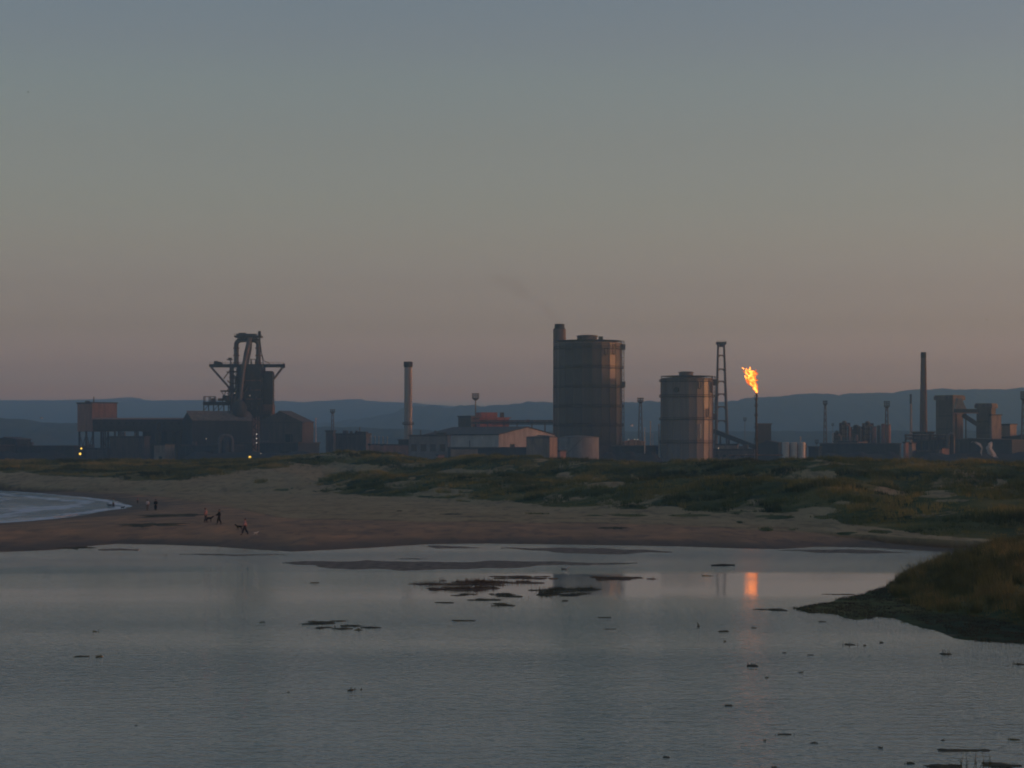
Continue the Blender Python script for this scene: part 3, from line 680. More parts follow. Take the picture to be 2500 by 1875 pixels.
MP = [
 (1160, 1428, 275, 30, 'largest red brown weed patch in the middle of the lagoon, nearest the long mud bar', 'marsh_red'),
 (1290, 1410, 200, 10, 'thin flat red weed strip beside the dark gasholder reflection', 'marsh_red'),
 (1510, 1412, 140, 17, 'red brown weed patch on the right end of the weed strip, over the gasholder reflection', 'marsh_red'),
 (1385, 1446, 200, 26, 'olive weed patch with many upright stalks below the thin red weed strip', 'marsh_green'),
 (1138, 1453, 75, 8, 'small dark weed patch just under the largest red weed patch', 'marsh_green'),
 (1243, 1452, 125, 13, 'dark weed patch between the small dark patch and the olive stalk patch', 'marsh_green'),
 (1200, 1468, 115, 12, 'ragged weed strip under the two dark weed patches', 'marsh_green'),
 (1235, 1477, 60, 10, 'lowest tufted clump of the mid lagoon weed group', 'marsh_green'),
 (1085, 1471, 50, 4, 'thin flat weed streak left of the ragged weed strip', 'marsh_green'),
 (785, 1519, 125, 15, 'upper half of the dark weed patch standing alone left of centre', 'marsh_green'),
 (848, 1532, 130, 16, 'longer lower half of the lone dark weed patch left of centre', 'marsh_green'),
 (836, 1536, 34, 4, 'small dark scrap touching the near edge of the lone weed patch', 'marsh_green'),
 (1380, 1467, 22, 5, 'small dark tuft below the olive stalk patch', 'marsh_green'),
 (1130, 1515, 60, 5, 'faint line of low stalks midway across the open water', 'marsh_green'),
 (1475, 1508, 50, 5, 'faint stalk line left of the orange flare reflection, upper of two', 'marsh_green'),
 (1490, 1536, 42, 3, 'faint flat streak left of the orange flare reflection, lower of two', 'marsh_green'),
 (768, 1423, 32, 4, 'thin dark streak below the left tip of the long mud bar', 'marsh_green'),
 (1088, 1436, 44, 3, 'short flat streak just below the left part of the largest red patch', 'marsh_green'),
 (1725, 1406, 34, 5, 'small olive weed strip left of the top of the orange flare reflection', 'marsh_green'),
 (1885, 1490, 62, 9, 'weed clump in the water off the pointed tip of the near bank', 'marsh_green'),
 (232, 1542, 14, 7, 'small yellowish weed lump alone in the left of the lagoon', 'marsh_yellow'),
 (198, 1603, 50, 6, 'low dark weed streak beside a yellowish lump on the far left', 'marsh_green'),
 (242, 1604, 22, 11, 'larger yellowish weed lump at the right end of the low dark streak', 'marsh_yellow'),
 (857, 1685, 18, 20, 'upright dark reed tuft alone in the open lower water', 'marsh_green'),
 (882, 1683, 6, 12, 'tiny spike just right of the upright dark reed tuft', 'marsh_green'),
 (640, 1519, 20, 4, 'tiny flat scrap left of the lone dark weed patch', 'marsh_green'),
 (1705, 1530, 9, 14, 'single short spiky stalk left of the flare reflection', 'marsh_green'),
 (1766, 1542, 38, 10, 'pair of stalks standing together near the flare reflection', 'marsh_green'),
 (1841, 1533, 18, 5, 'small dark scrap inside the orange flare reflection', 'marsh_green'),
 (2007, 1518, 28, 5, 'small weed line just off the underside of the near bank', 'marsh_green'),
 (2074, 1574, 36, 20, 'bushy dark tuft in the water below the bank tip', 'marsh_green'),
 (2111, 1576, 8, 7, 'tiny tuft right of the bushy dark tuft', 'marsh_green'),
 (2152, 1569, 14, 8, 'small tuft between the bushy tuft and the spiky bank side tuft', 'marsh_green'),
 (1915, 1594, 12, 5, 'tiny dark lump right of the lower flare reflection', 'marsh_green'),
 (1978, 1599, 24, 5, 'faint pair of dots below the bushy dark tuft', 'marsh_green'),
 (1836, 1626, 40, 14, 'dark rounded weed clump across the flare reflection', 'marsh_green'),
 (1872, 1655, 12, 9, 'tiny spiky tuft below the rounded weed clump', 'marsh_green'),
 (1955, 1642, 14, 7, 'faint small sprig right of the rounded weed clump', 'marsh_green'),
 (2308, 1597, 42, 20, 'spiky dark tuft in the ripples just below the near bank', 'marsh_green'),
 (2490, 1622, 36, 16, 'dark tuft cut by the right picture edge below the bank', 'marsh_green'),
 (1778, 1723, 28, 10, 'dark oval weed lump in the lower right water', 'marsh_green'),
 (1770, 1566, 7, 6, 'tiny dot under the pair of stalks', 'marsh_green'),
 (1915, 1793, 50, 6, 'broken row of weed dots in the lower right water', 'marsh_green'),
 (1867, 1808, 10, 8, 'round dark dot left of the faint low streak', 'marsh_green'),
 (1988, 1814, 26, 6, 'faint low streak right of the broken row of dots', 'marsh_green'),
 (2302, 1808, 13, 7, 'round dark lump above the stepping row of dots', 'marsh_green'),
 (2476, 1806, 38, 11, 'brownish mound near the lower right corner', 'marsh_yellow'),
 (2150, 1826, 12, 6, 'twin dots left of the stepping row', 'marsh_green'),
 (2362, 1832, 104, 5, 'stepping row of weed dots above the bottom right weed', 'marsh_green'),
 (2222, 1864, 30, 8, 'short weed line left of the big bottom weed patch', 'marsh_green'),
 (2308, 1872, 112, 12, 'big dark weed patch on the bottom edge at the right', 'marsh_green'),
 (2450, 1868, 98, 14, 'dark weed patch in the bottom right corner', 'marsh_green'),
 (1890, 1873, 22, 8, 'dark lump cut by the bottom picture edge', 'marsh_green'),
 (1626, 1849, 26, 6, 'lone dark scrap near the bottom, right of centre', 'marsh_green'),
 (2217, 1379, 14, 4, 'tiny scrap beside the grassy tip of the bank', 'marsh_green'),
 (2040, 1452, 110, 4, 'thin broken twig line left of the bank shoulder', 'marsh_green'),
 (2011, 1346, 16, 5, 'small dark lump on the wet far shore of the lagoon', 'marsh_green'),
 (405, 1356, 6, 4, 'tiny dark dot by the far shore on the left', 'marsh_green'),
 (333, 1771, 8, 3, 'tiny dark fleck in the lower left water', 'marsh_green'),
 (704, 1690, 10, 4, 'small scrap left of the upright dark reed tuft', 'marsh_green'),
]
for px, py, wpx, hpx, lb, mm in MP: marsh(px, py, wpx, hpx, lb, mm, group='weed clumps standing in the lagoon')
x0, y0 = on_level(2380, 1880)
b = MB()
for i in range(16):
    sx = x0 + random.uniform(-0.45, 0.5); hh = random.uniform(0.25, 0.62); a = random.uniform(-0.12, 0.12)
    b.tube([(sx, y0 + random.uniform(-.3, .3), -0.02), (sx + a * .4, y0, hh * .6), (sx + a, y0, hh)], [0.008, 0.007, 0.003], 4)
tag(b.build('reed', M['marsh_yellow'], None, (x0, y0, 0)), 'thin pale reeds standing up from the bottom right weed', 'plant')
b = MB(); p0 = on_level(1736, 1381); p1 = on_level(1794, 1380)
b.tube([(p0[0], p0[1], 0.03), ((p0[0] + p1[0]) / 2, p0[1] + .2, 0.07), (p1[0], p1[1], 0.03)], [0.05, 0.09, 0.05], 6)
tag(b.build('driftwood', M['wood'], None, (p0[0], p0[1], 0)), 'thin dark stick lying in the far shallows', 'driftwood')
for px, py, wm, lb in ((440, 1257, 9, 'dark wrack patch on the beach right of the two strollers'), (975, 1250, 0.8, 'tiny dark lump on the pale upper beach'), (1105, 1258, 2.6, 'dark weed heap on the beach below the middle dunes'),
                       (1497, 1289, 3.0, 'flat dark weed scrap on the middle beach'), (177, 1318, 4.5, 'dark weed scrap on the near beach at the left'), (375, 1282, 7.0, 'broad dark wrack stain on the beach left of the walkers')):
    x, y = on_level(px, py, 0.8); z = float(height(np.array([x]), np.array([y]))[0])
    b = MB(); r = random.Random(px); n = 40; v = []
    for k_, zz in ((1.0, -.05), (.8, .05), (.5, .12), (.15, .10)):
        for i in range(n):
            a = 2 * PI * i / n; q = k_ * (1 + .35 * math.sin(a * 5 + px) + .25 * math.sin(a * 11) + .15 * math.sin(a * 17 + 2))
            v.append((x + math.cos(a) * wm * .5 * q, y + math.sin(a) * wm * .9 * q, z + zz * r.uniform(.5, 1.2)))
    b.add(v, [(k * n + i, k * n + (i + 1) % n, (k + 1) * n + (i + 1) % n, (k + 1) * n + i) for k in range(3) for i in range(n)] + [tuple(range(3 * n, 4 * n))])
    tag(b.build('seaweed_heap', M['marsh_green'], None, (x, y, z)), lb, 'seaweed')

# ------------------------------------------------------------------ the works: helpers
def foot(pl_, pm, pr, D, a):
    """footprint of a box turned by a (deg): nearest corner at pm, left face reaching pl_, right face reaching pr (pixels)"""
    a = R(a); m = Vector((gx(pm, D), D))
    L = (pm - pl_) / F * D / math.cos(a); W = max((pr - pm) / F * D / math.sin(a), 1.0)
    ul = Vector((-math.cos(a), math.sin(a))); ur = Vector((math.sin(a), math.cos(a)))
    return m, ul, ur, L, W

def block(name, pl_, pm, pr, yt, D, a, wall, label, roof=None, cat='building', rise=0.0, group=None, base=GZ, over=0.5, ridge='long', bays=0, doors=(), win=None, extra=None, yb=None):
    """a building: walls, roof, gutter, doors and windows on its left face. rise>0 = pitched roof (px)"""
    m, ul, ur, L, W = foot(pl_, pm, pr, D, a)
    z1 = gz(yt, D); z0 = base if yb is None else gz(yb, D)
    o = empty(name, (m.x, m.y, z0), label, cat, group)
    P = lambda s, t, z, e=0.0: (m.x + ul.x * s + ur.x * t, m.y + ul.y * s + ur.y * t, z)
    c = [P(0, 0, 0), P(0, W, 0), P(L, W, 0), P(L, 0, 0)]
    b = MB()
    if rise <= 0:
        b.prism([p[:2] for p in c], z0, z1); b.build('wall', wall, o)
        r = MB(); r.prism([P(-over, -over, 0)[:2], P(-over, W + over, 0)[:2], P(L + over, W + over, 0)[:2], P(L + over, -over, 0)[:2]], z1 + 0.01, z1 + 0.6)
        r.build('roof', roof or M['roof'], o)
    else:
        h = rise / F * D
        if ridge == 'long':      # ridge runs along the left face, the gable looks right
            v = [P(0, 0, z0), P(0, W, z0), P(L, W, z0), P(L, 0, z0), P(0, 0, z1), P(0, W, z1), P(L, W, z1), P(L, 0, z1), P(0, W / 2, z1 + h), P(L, W / 2, z1 + h)]
            f = [(0, 1, 5, 8, 4), (2, 3, 7, 9, 6), (3, 0, 4, 7), (1, 2, 6, 5), (3, 2, 1, 0)]
            e1 = [P(-over, -over, z1 - over * h / (W / 2)), P(L + over, -over, z1 - over * h / (W / 2)), P(L + over, W / 2, z1 + h), P(-over, W / 2, z1 + h), P(-over, W + over, z1 - over * h / (W / 2)), P(L + over, W + over, z1 - over * h / (W / 2))]
        else:
            v = [P(0, 0, z0), P(0, W, z0), P(L, W, z0), P(L, 0, z0), P(0, 0, z1), P(0, W, z1), P(L, W, z1), P(L, 0, z1), P(L / 2, 0, z1 + h), P(L / 2, W, z1 + h)]
            f = [(3, 0, 4, 8, 7), (1, 2, 6, 9, 5), (0, 1, 5, 4), (2, 3, 7, 6), (3, 2, 1, 0)]
            k = over * h / (L / 2)
            e1 = [P(-over, -over, z1 - k), P(-over, W + over, z1 - k), P(L / 2, W + over, z1 + h), P(L / 2, -over, z1 + h), P(L + over, W + over, z1 - k), P(L + over, -over, z1 - k)]
        b.add(v, f); b.build('wall', wall, o)
        up = lambda p: (p[0], p[1], p[2] + 0.05); u2 = lambda p: (p[0], p[1], p[2] + 0.45)
        r = MB(); A_ = [up(p) for p in e1] + [u2(p) for p in e1]
        r.add(A_, [(0, 1, 2, 3), (3, 2, 5, 4), (6, 7, 8, 9), (9, 8, 11, 10), (0, 1, 7, 6), (4, 5, 11, 10), (0, 3, 9, 6), (3, 4, 10, 9), (1, 2, 8, 7), (2, 5, 11, 8)])
        r.build('roof', roof or M['roof'], o)
    g = MB(); g.box(P(L / 2, -0.25, z1 - 0.15), (L, 0.3, 0.3), math.atan2(-ul.y, -ul.x)); g.build('gutter', M['steel'], o)
    th = math.atan2(-ul.y, -ul.x)
    if bays:
        b = MB()
        for i in range(bays + 1):
            b.box(P(L * i / bays, -0.12, (z0 + z1) / 2 - .2), (0.35, 0.22, z1 - z0 - 0.6), th)
        b.build('wall_ribs', wall, o)
    for s, wd_, hh in doors:
        b = MB(); b.box(P(s * L, -0.04, z0 + hh / 2), (wd_, 0.1, hh), th); b.build('door', M['opening'], o)
    if win:
        n, frac, wh, ww = win
        for i in range(n):
            s = (i + 0.5) / n * L; zc = z0 + (z1 - z0) * frac
            b = MB(); b.box(P(s, -0.05, zc), (ww, 0.1, wh), th); wi = b.build('window', M['glasspane'], o)
            b = MB()
            b.box(P(s, -0.12, zc + wh / 2 + 0.1), (ww + .3, 0.2, 0.2), th); b.box(P(s, -0.12, zc - wh / 2 - 0.1), (ww + .3, 0.2, 0.2), th); b.build('frame', M['steel_mid'], wi)
    rq = random.Random(int(pm * 3 + yt))
    if rise <= 0 and L > 14 and cat == 'building':
        for i in range(rq.randint(2, 4)):
            s = rq.uniform(.08, .92) * L; q = P(s, W * rq.uniform(.1, .5), 0); hh = rq.uniform(.8, 2.6); b = MB()
            if rq.random() < .5: b.box((q[0], q[1], z1 + .6 + hh / 2), (rq.uniform(1, 4), 1.6, hh), th)
            else: b.tube([(q[0], q[1], z1 + .5), (q[0], q[1], z1 + .6 + hh * 1.6)], .3, 8); b.lathe(q[0], q[1], [(.45, z1 + .6 + hh * 1.6), (0, z1 + 1.0 + hh * 1.6)], 8)
            b.build('roof_unit', M['steel_mid'], o)
    if extra: extra(o, P, L, W, z0, z1, th)
    return o

def mast(px, ytop, yhead, D, wpx, label, lattice=True, ybase=None, group='floodlight masts over the works', headcols=4, headrows=3, polemat=None):
    """a floodlight mast: tapered pole or lattice, service platform, rows of lamps"""
    x = gx(px, D); zt = gz(ytop, D); zh = gz(yhead, D); wh = wpx / F * D; z0 = GZ
    o = empty('floodlight_mast', (x, D, z0), label, 'floodlight mast', group)
    pm_ = polemat or M['steel_mid']
    if lattice:
        b = MB(); bw = max(1.0, wh * 0.38); tw = max(0.45, wh * 0.16); n = 9
        for i in range(n):
            za = z0 + (zh - z0) * i / n; zb = z0 + (zh - z0) * (i + 1) / n
            wa = bw + (tw - bw) * i / n; wb = bw + (tw - bw) * (i + 1) / n
            c1 = [(x + sx * wa, D + sy * wa, za) for sx, sy in ((-1, -1), (1, -1), (1, 1), (-1, 1))]
            c2 = [(x + sx * wb, D + sy * wb, zb) for sx, sy in ((-1, -1), (1, -1), (1, 1), (-1, 1))]
            for k in range(4):
                b.beam(c1[k], c2[k], 0.30); b.beam(c1[k], c2[(k + 1) % 4], 0.16); b.beam(c1[(k + 1) % 4], c2[k], 0.16); b.beam(c2[k], c2[(k + 1) % 4], 0.16)
        b.build('tower', pm_, o)
    else:
        b = MB(); b.tube([(x, D, z0), (x, D, zh)], [max(0.35, wh * .11), max(0.22, wh * .07)], 10); b.build('pole', pm_, o)
    b = MB(); b.lathe(x, D, [(wh * 0.18, zh - wh * .22), (wh * 0.42, zh), (wh * 0.42, zh + 0.2)], 12, False); b.build('platform', M['steel'], o)
    b = MB(); hz = zt - zh
    for r_ in range(headrows):
        z = zh + hz * (r_ + 0.5) / headrows
        b.box((x, D, z), (wh, 0.2, 0.18)); b.box((x, D, z), (0.2, wh, 0.18))
    for sx in (-1, 1): b.box((x + sx * wh * .32, D, zh + hz / 2), (0.2, 0.2, hz)); b.box((x, D + sx * wh * .32, zh + hz / 2), (0.2, 0.2, hz))
    b.build('head_frame', M['steel'], o)
    for r_ in range(headrows):
        z = zh + hz * (r_ + 0.5) / headrows
        for c_ in range(headcols):
            b = MB(); xx = x - wh / 2 + wh * (c_ + .5) / headcols
            b.box((xx, D - 0.35, z + 0.1), (wh / headcols * .78, 0.5, hz / headrows * .74)); b.build('floodlight', M['steel'], o)
    return o

def pole(px, ytop, D, wpx, label, m='pole', ybase=None, group=None, arm=False):
    x = gx(px, D); r_ = wpx / F * D / 2; z1 = gz(ytop, D)
    o = empty('lamp_post', (x, D, GZ), label, 'post', group)
    b = MB(); b.tube([(x, D, GZ), (x, D, z1)], [r_ * 1.2, r_ * .8], 8); b.build('pole', M[m], o)
    b = MB(); b.lathe(x, D, [(r_ * 1.4, z1 + 0.01), (r_ * 1.4, z1 + r_ * 1.5), (0, z1 + r_ * 2.4)], 8, False); b.build('cap', M[m], o)
    return o

def lamp(px, py, D, rpx, label, m='lamp', group=None):
    """a lit bulkhead lamp on its bracket post"""
    x, z = gx(px, D), gz(py, D); r_ = rpx / F * D
    o = empty('lit_lamp', (x, D, GZ), label, 'lamp', group)
    b = MB(); b.lathe(x, D, [(0.001, z - r_), (r_ * .7, z - r_ * .7), (r_, z), (r_ * .7, z + r_ * .7), (0.001, z + r_)], 12); b.build('globe', M[m], o)
    b = MB(); b.tube([(x, D + r_ + .15, GZ), (x, D + r_ + .15, z + r_ + 0.1), (x, D, z + r_ + 0.25)], 0.12, 6); b.build('post', M['steel'], o)
    return o

def chimney(px, ytop, rt, rb, D, m, label, capm='soot', cap=None, bands=(), name='chimney', ylo=None, crown=None):
    x = gx(px, D); zt = gz(ytop, D); rt = rt / F * D; rb = rb / F * D
    o = empty(name, (x, D, GZ), label, 'chimney')
    cz = gz(cap, D) if cap else zt
    b = MB(); n = 14
    k = (cz - GZ) / (zt - GZ)
    prof = [(rb + (rt - rb) * (i / n) * k, GZ + (cz - GZ) * i / n) for i in range(n + 1)]
    b.lathe(x, D, prof, 28); b.build('shaft', m, o)
    if cap:
        b = MB(); rc = crown / F * D if crown else rt * 1.002
        r0 = rb + (rt - rb) * k
        b.lathe(x, D, [(max(r0, rc * .88), cz + .01), (rc, cz + (zt - cz) * .25), (rc, zt - .4), (rc * .93, zt), (rc * .8, zt), (rc * .78, zt - 3)], 28)
        b.build('sooty_crown', M[capm], o)
    for yb_ in bands:
        z = gz(yb_, D); kk = (z - GZ) / (zt - GZ); r_ = rb + (rt - rb) * kk
        b = MB(); b.lathe(x, D, [(r_ + .02, z - .3), (r_ + 1.0, z - .1), (r_ + 1.0, z + .15), (r_ + .02, z + .16)], 24, False)
        for q in range(24):
            a = 2 * PI * q / 24; b.beam((x + (r_ + .95) * math.cos(a), D + (r_ + .95) * math.sin(a), z), (x + (r_ + .95) * math.cos(a), D + (r_ + .95) * math.sin(a), z + 1.2), .12)
        b.lathe(x, D, [(r_ + .9, z + 1.15), (r_ + 1.0, z + 1.3)], 24, False); b.build('gallery', M['steel'], o)
    b = MB(); a = R(-60); 
    for s in (-.25, .25):
        b.beam((x + (rb + .3) * math.cos(a) + s, D + (rb + .3) * math.sin(a), GZ), (x + (rt + .3) * math.cos(a) + s, D + (rt + .3) * math.sin(a), cz), .12)
    b.build('ladder', M['steel'], o)
    return o

def frame_tower(b, x0, x1, y0, y1, z0, z1, nx, ny, nz, w=0.5, brace=True):
    xs = [x0 + (x1 - x0) * i / nx for i in range(nx + 1)]; ys = [y0 + (y1 - y0) * i / ny for i in range(ny + 1)]; zs = [z0 + (z1 - z0) * i / nz for i in range(nz + 1)]
    for x in xs:
        for y in ys:
            if x in (x0, x1) or y in (y0, y1): b.beam((x, y, z0), (x, y, z1), w)
    for z in zs[1:]:
        for x in xs: b.beam((x, y0, z), (x, y1, z), w * .7)
        for y in ys: b.beam((x0, y, z), (x1, y, z), w * .7)
    if brace:
        for k in range(nz):
            for i in range(nx):
                a, c = (i, i + 1) if (i + k) % 2 else (i + 1, i)
                b.beam((xs[a], y0, zs[k]), (xs[c], y0, zs[k + 1]), w * .45)
            for i in range(ny):
                b.beam((x1, ys[i], zs[k]), (x1, ys[i + 1], zs[k + 1]), w * .45)

def railing(b, pts, z, h=1.2, step=3.0, w=.12):
    for (a, c) in zip(pts[:-1], pts[1:]):
        L = math.hypot(c[0] - a[0], c[1] - a[1]); n = max(1, int(L / step))
        b.beam((a[0], a[1], z + h), (c[0], c[1], z + h), w); b.beam((a[0], a[1], z + h / 2), (c[0], c[1], z + h / 2), w * .8)
        for i in range(n + 1):
            t = i / n; x = a[0] + (c[0] - a[0]) * t; y = a[1] + (c[1] - a[1]) * t
            b.beam((x, y, z), (x, y, z + h), w)

# ------------------------------------------------------------------ blast furnace
D = 1450; S = D / F
BX = lambda px: gx(px, D); BZ = lambda py: gz(py, D)
bf = empty('blast_furnace', (BX(604), D, GZ), 'tall dark blast furnace with curved pipes and outstretched crane beam on top', 'blast furnace')
y0, y1 = D - 9, D + 9
b = MB()
frame_tower(b, BX(566), BX(600), y0, y1, GZ, BZ(893), 4, 3, 16, .6)
frame_tower(b, BX(600), BX(643), y0, y1, GZ, BZ(893), 3, 3, 16, .7)
b.build('tower_frame', M['steel'], bf)
b = MB()   # furnace shell inside the frame
b.lathe(BX(590), D, [(6.0, GZ), (6.2, 22), (6.6, 28), (5.0, 42), (3.4, BZ(915)), (2.0, BZ(893))], 28); b.build('furnace_shell', M['steel'], bf)
b = MB()
for i in range(15):
    z = GZ + (BZ(893) - GZ) * (i + 1) / 16
    wl_ = [0, 0.6, 1.6, 0, 1.0, 0, 0.4][i % 7]
    b.box(((BX(565) + BX(643)) / 2 - wl_ / 2, D, z), (BX(643) - BX(565) + wl_, 19.5 + wl_, .35))
b.build('floors', M['steel'], bf)
b = MB()   # clad lift and hopper tower on the right half
b.prism([(BX(604), y0 - .6), (BX(641), y0 - .6), (BX(641), y1 - 3), (BX(604), y1 - 3)], BZ(1010), BZ(898))
b.build('clad_tower', M['sooty'], bf)
for yy_ in (953, 930, 975):
    b = MB(); b.box((BX(622.5), y0 - .8, BZ(yy_)), (BX(641) - BX(604), .3, .7)); b.build('cladding_band', M['rust'], bf)
b = MB(); b.prism([(BX(566), y0 + 2), (BX(585), y0 + 2), (BX(585), y1), (BX(566), y1)], BZ(1010), BZ(972)); b.build('side_cladding', M['sooty'], bf)
b = MB(); b.prism([(BX(568), y0 + 1), (BX(664), y0 + 1), (BX(664), y1), (BX(568), y1)], GZ, BZ(1004)); b.build('base_cladding', M['sooty'], bf)
rf_ = random.Random(12)
b = MB()
for i in range(46):   # tangle of stairs, ducts and braces on the left half
    x_a = rf_.uniform(564, 602); y_a = rf_.uniform(905, 1005); b.beam((BX(x_a), y0 - rf_.uniform(.3, 2.5), BZ(y_a)), (BX(x_a + rf_.choice((-9, -5, 0, 0, 5, 9))), y0 - rf_.uniform(.3, 2.5), BZ(y_a - rf_.uniform(4, 14))), rf_.uniform(.25, .7))
b.build('access_stairs', M['steel'], bf)
for i in range(7):
    b = MB(); x_a = rf_.uniform(564, 640); y_a = rf_.uniform(925, 1000); b.box((BX(x_a), y0 - 1.4, BZ(y_a)), (rf_.uniform(1.2, 3.4), 2.0, rf_.uniform(.9, 2.2))); b.build('machinery_housing', M['steel'], bf)
# uptakes and downcomer
xl, xr, xc = BX(577), BX(631), BX(604); za = BZ(842); rp = 6.0 * S
def arch(x0, sgn):
    cx = (x0 + xc) / 2; rr = abs(xc - x0) / 2
    pts = [(x0 - sgn * 0.0, D, BZ(893)), (x0, D, BZ(865)), (x0, D, za)]
    for i in range(1, 9):
        t = PI / 2 * i / 8
        pts.append((x0 + sgn * rr * 1.0 * (1 - math.cos(t)), D, za + 10 * S * math.sin(t) + 2 * S * math.sin(t)))
    pts.append((xc, D, BZ(829)))
    return pts
for x0_, sg in ((xl, 1), (xr, -1)):
    b = MB(); b.tube(arch(x0_, sg), rp, 14); up_ = b.build('uptake_pipe', M['pipe'], bf)
    for yy_ in (850, 868, 886):
        b = MB(); b.lathe(x0_, D, [(rp + .05, BZ(yy_) - .4), (rp + .45, BZ(yy_) - .4), (rp + .45, BZ(yy_) + .4), (rp + .05, BZ(yy_) + .4)], 16, False); b.build('flange', M['rust'], up_)
b = MB(); b.tube([(xc - 1, D + 3, BZ(893)), (xc + 1.2, D + 2, BZ(850)), (xc + 1.5, D, BZ(828))], [rp * .9, rp * .9, rp * .9], 14); b.build('uptake_pipe', M['pipe'], bf)
b = MB(); b.tube([(xc + 1.5, D - 2, BZ(826)), (xc + 1.4, D - 5, BZ(838)), (xc + .2, D - 9, BZ(865)), (xc - 1.0, D - 12, BZ(900)), (xc - 2.2, D - 14, BZ(952)), (xc - 3, D - 15, BZ(985))], [rp, rp, rp * .95, rp * .85, rp * .7, rp * .6], 16); b.build('downcomer_pipe', M['pipe'], bf)
b = MB(); b.lathe(xc - 3, D - 15, [(1.2, BZ(1035)), (4.2, BZ(1018)), (4.2, BZ(990)), (1.5, BZ(978))], 20); b.build('dust_catcher', M['steel'], bf)
# top platform
b = MB(); b.box((BX(607), D, BZ(822)), (BX(640) - BX(574), 10, 1.0)); b.box((BX(607), D, BZ(829.5)), (BX(634) - BX(582), 6, .9))
for px_ in (582, 590, 596, 602, 612, 620, 627, 634): b.beam((BX(px_), D - 3, BZ(829.5)), (BX(px_), D - 3, BZ(822)), .5); b.beam((BX(px_), D + 3, BZ(829.5)), (BX(px_), D + 3, BZ(822)), .5)
railing(b, [(BX(574), D - 5), (BX(640), D - 5)], BZ(820.5), 1.1)
b.build('top_platform', M['steel'], bf)
b = MB(); b.box((BX(592), D, BZ(816.5)), (4.2, 4, 1.9)); b.box((BX(583), D, BZ(818)), (2.6, 3, 1.2)); b.box((BX(613), D, BZ(818)), (7, 3, 1.3)); b.build('valve_house', M['steel'], bf)
b = MB(); b.box((BX(633.5), D, BZ(815)), (1.5, 2, 3.2)); b.beam((BX(634.5), D, BZ(822)), (BX(634.5), D, BZ(808)), .5); b.build('hoist_post', M['steel'], bf)
for k_, pts in enumerate([[(637, 822), (640, 860), (647, 882), (658, 886), (661, 890)], [(634, 822), (638, 850), (637, 890)], [(637, 828), (642, 870), (646, 890)]]):
    b = MB(); b.tube([(BX(a), D - 6, BZ(c)) for a, c in pts], .22, 5); b.build('cable', M['steel'], bf)
# crane beam
b = MB(); b.box((BX(603), D, BZ(893)), (BX(695) - BX(511), 3.0, 1.5)); b.box((BX(603), D, BZ(889.5)), (BX(695) - BX(513), 3.4, .25)); b.box((BX(603), D, BZ(896.5)), (BX(693) - BX(516), 2.4, .25))
for i in range(23):
    xx = BX(513) + (BX(693) - BX(513)) * i / 22; b.box((xx, D - 1.7, BZ(893)), (.25, .2, 1.7))
b.box((BX(693.5), D, BZ(893)), (1.0, 3.6, 2.6)); b.build('crane_beam', M['steel'], bf)
b = MB(); railing(b, [(BX(513), D - 1.9), (BX(693), D - 1.9)], BZ(889.2), 1.1); b.build('beam_railing', M['steel'], bf)
b = MB(); b.box((BX(531), D, BZ(886)), (4.0, 3, 1.4)); b.box((BX(528), D, BZ(883.5)), (2.4, 2.4, 1.0)); b.box((BX(539), D, BZ(887)), (2.2, 2.6, .9)); b.build('crane_trolley', M['steel'], bf)
b = MB(); b.box((BX(561), D, BZ(878)), (3.4, 3.5, .5)); b.box((BX(562), D, BZ(875.5)), (2.0, 2.4, 1.0)); b.beam((BX(562), D, BZ(889)), (BX(564), D, BZ(878)), .5); b.beam((BX(568), D, BZ(889)), (BX(559), D, BZ(878)), .3); b.build('lookout', M['steel'], bf)
b = MB(); frame_tower(b, BX(613), BX(624), D - 2, D + 2, BZ(890), BZ(877), 1, 1, 1, .35, False); b.build('access_frame', M['steel'], bf)
for a_, c_, w_ in (((516, 897), (562, 949), 1.0), ((690, 897), (668, 926), 1.0), ((564, 900), (546, 925), .35)):
    for s in (-1.2, 1.2):
        b = MB(); b.beam((BX(a_[0]), D + s, BZ(a_[1])), (BX(c_[0]), D + s, BZ(c_[1])), w_); b.build('strut', M['steel_mid'], bf)
# lift shaft right of the tower
b = MB(); b.prism([(BX(647), D - 6), (BX(668), D - 6), (BX(668), D + 4), (BX(647), D + 4)], BZ(1005), BZ(908)); b.box((BX(657), D - 1, BZ(907.4)), (BX(666) - BX(649), 8, .5)); ls = b.build('lift_shaft', M['sooty'], bf)
b = MB()
for i in range(11): b.box((BX(657.5), D - 1, BZ(1000 - i * 8.5)), (BX(669.5) - BX(646.5), 11, .22))
b.build('landings', M['steel'], ls)
b = MB()
for yy_ in range(905, 1005, 9): b.box((BX(645), D, BZ(yy_)), (1.2, 4, .3))
b.build('link_bridges', M['steel'], bf)
b = MB(); b.prism([(BX(640), D - 8), (BX(669), D - 8), (BX(669), D + 6), (BX(640), D + 6)], BZ(1012), BZ(988)); b.build('lift_base', M['rust'], bf)
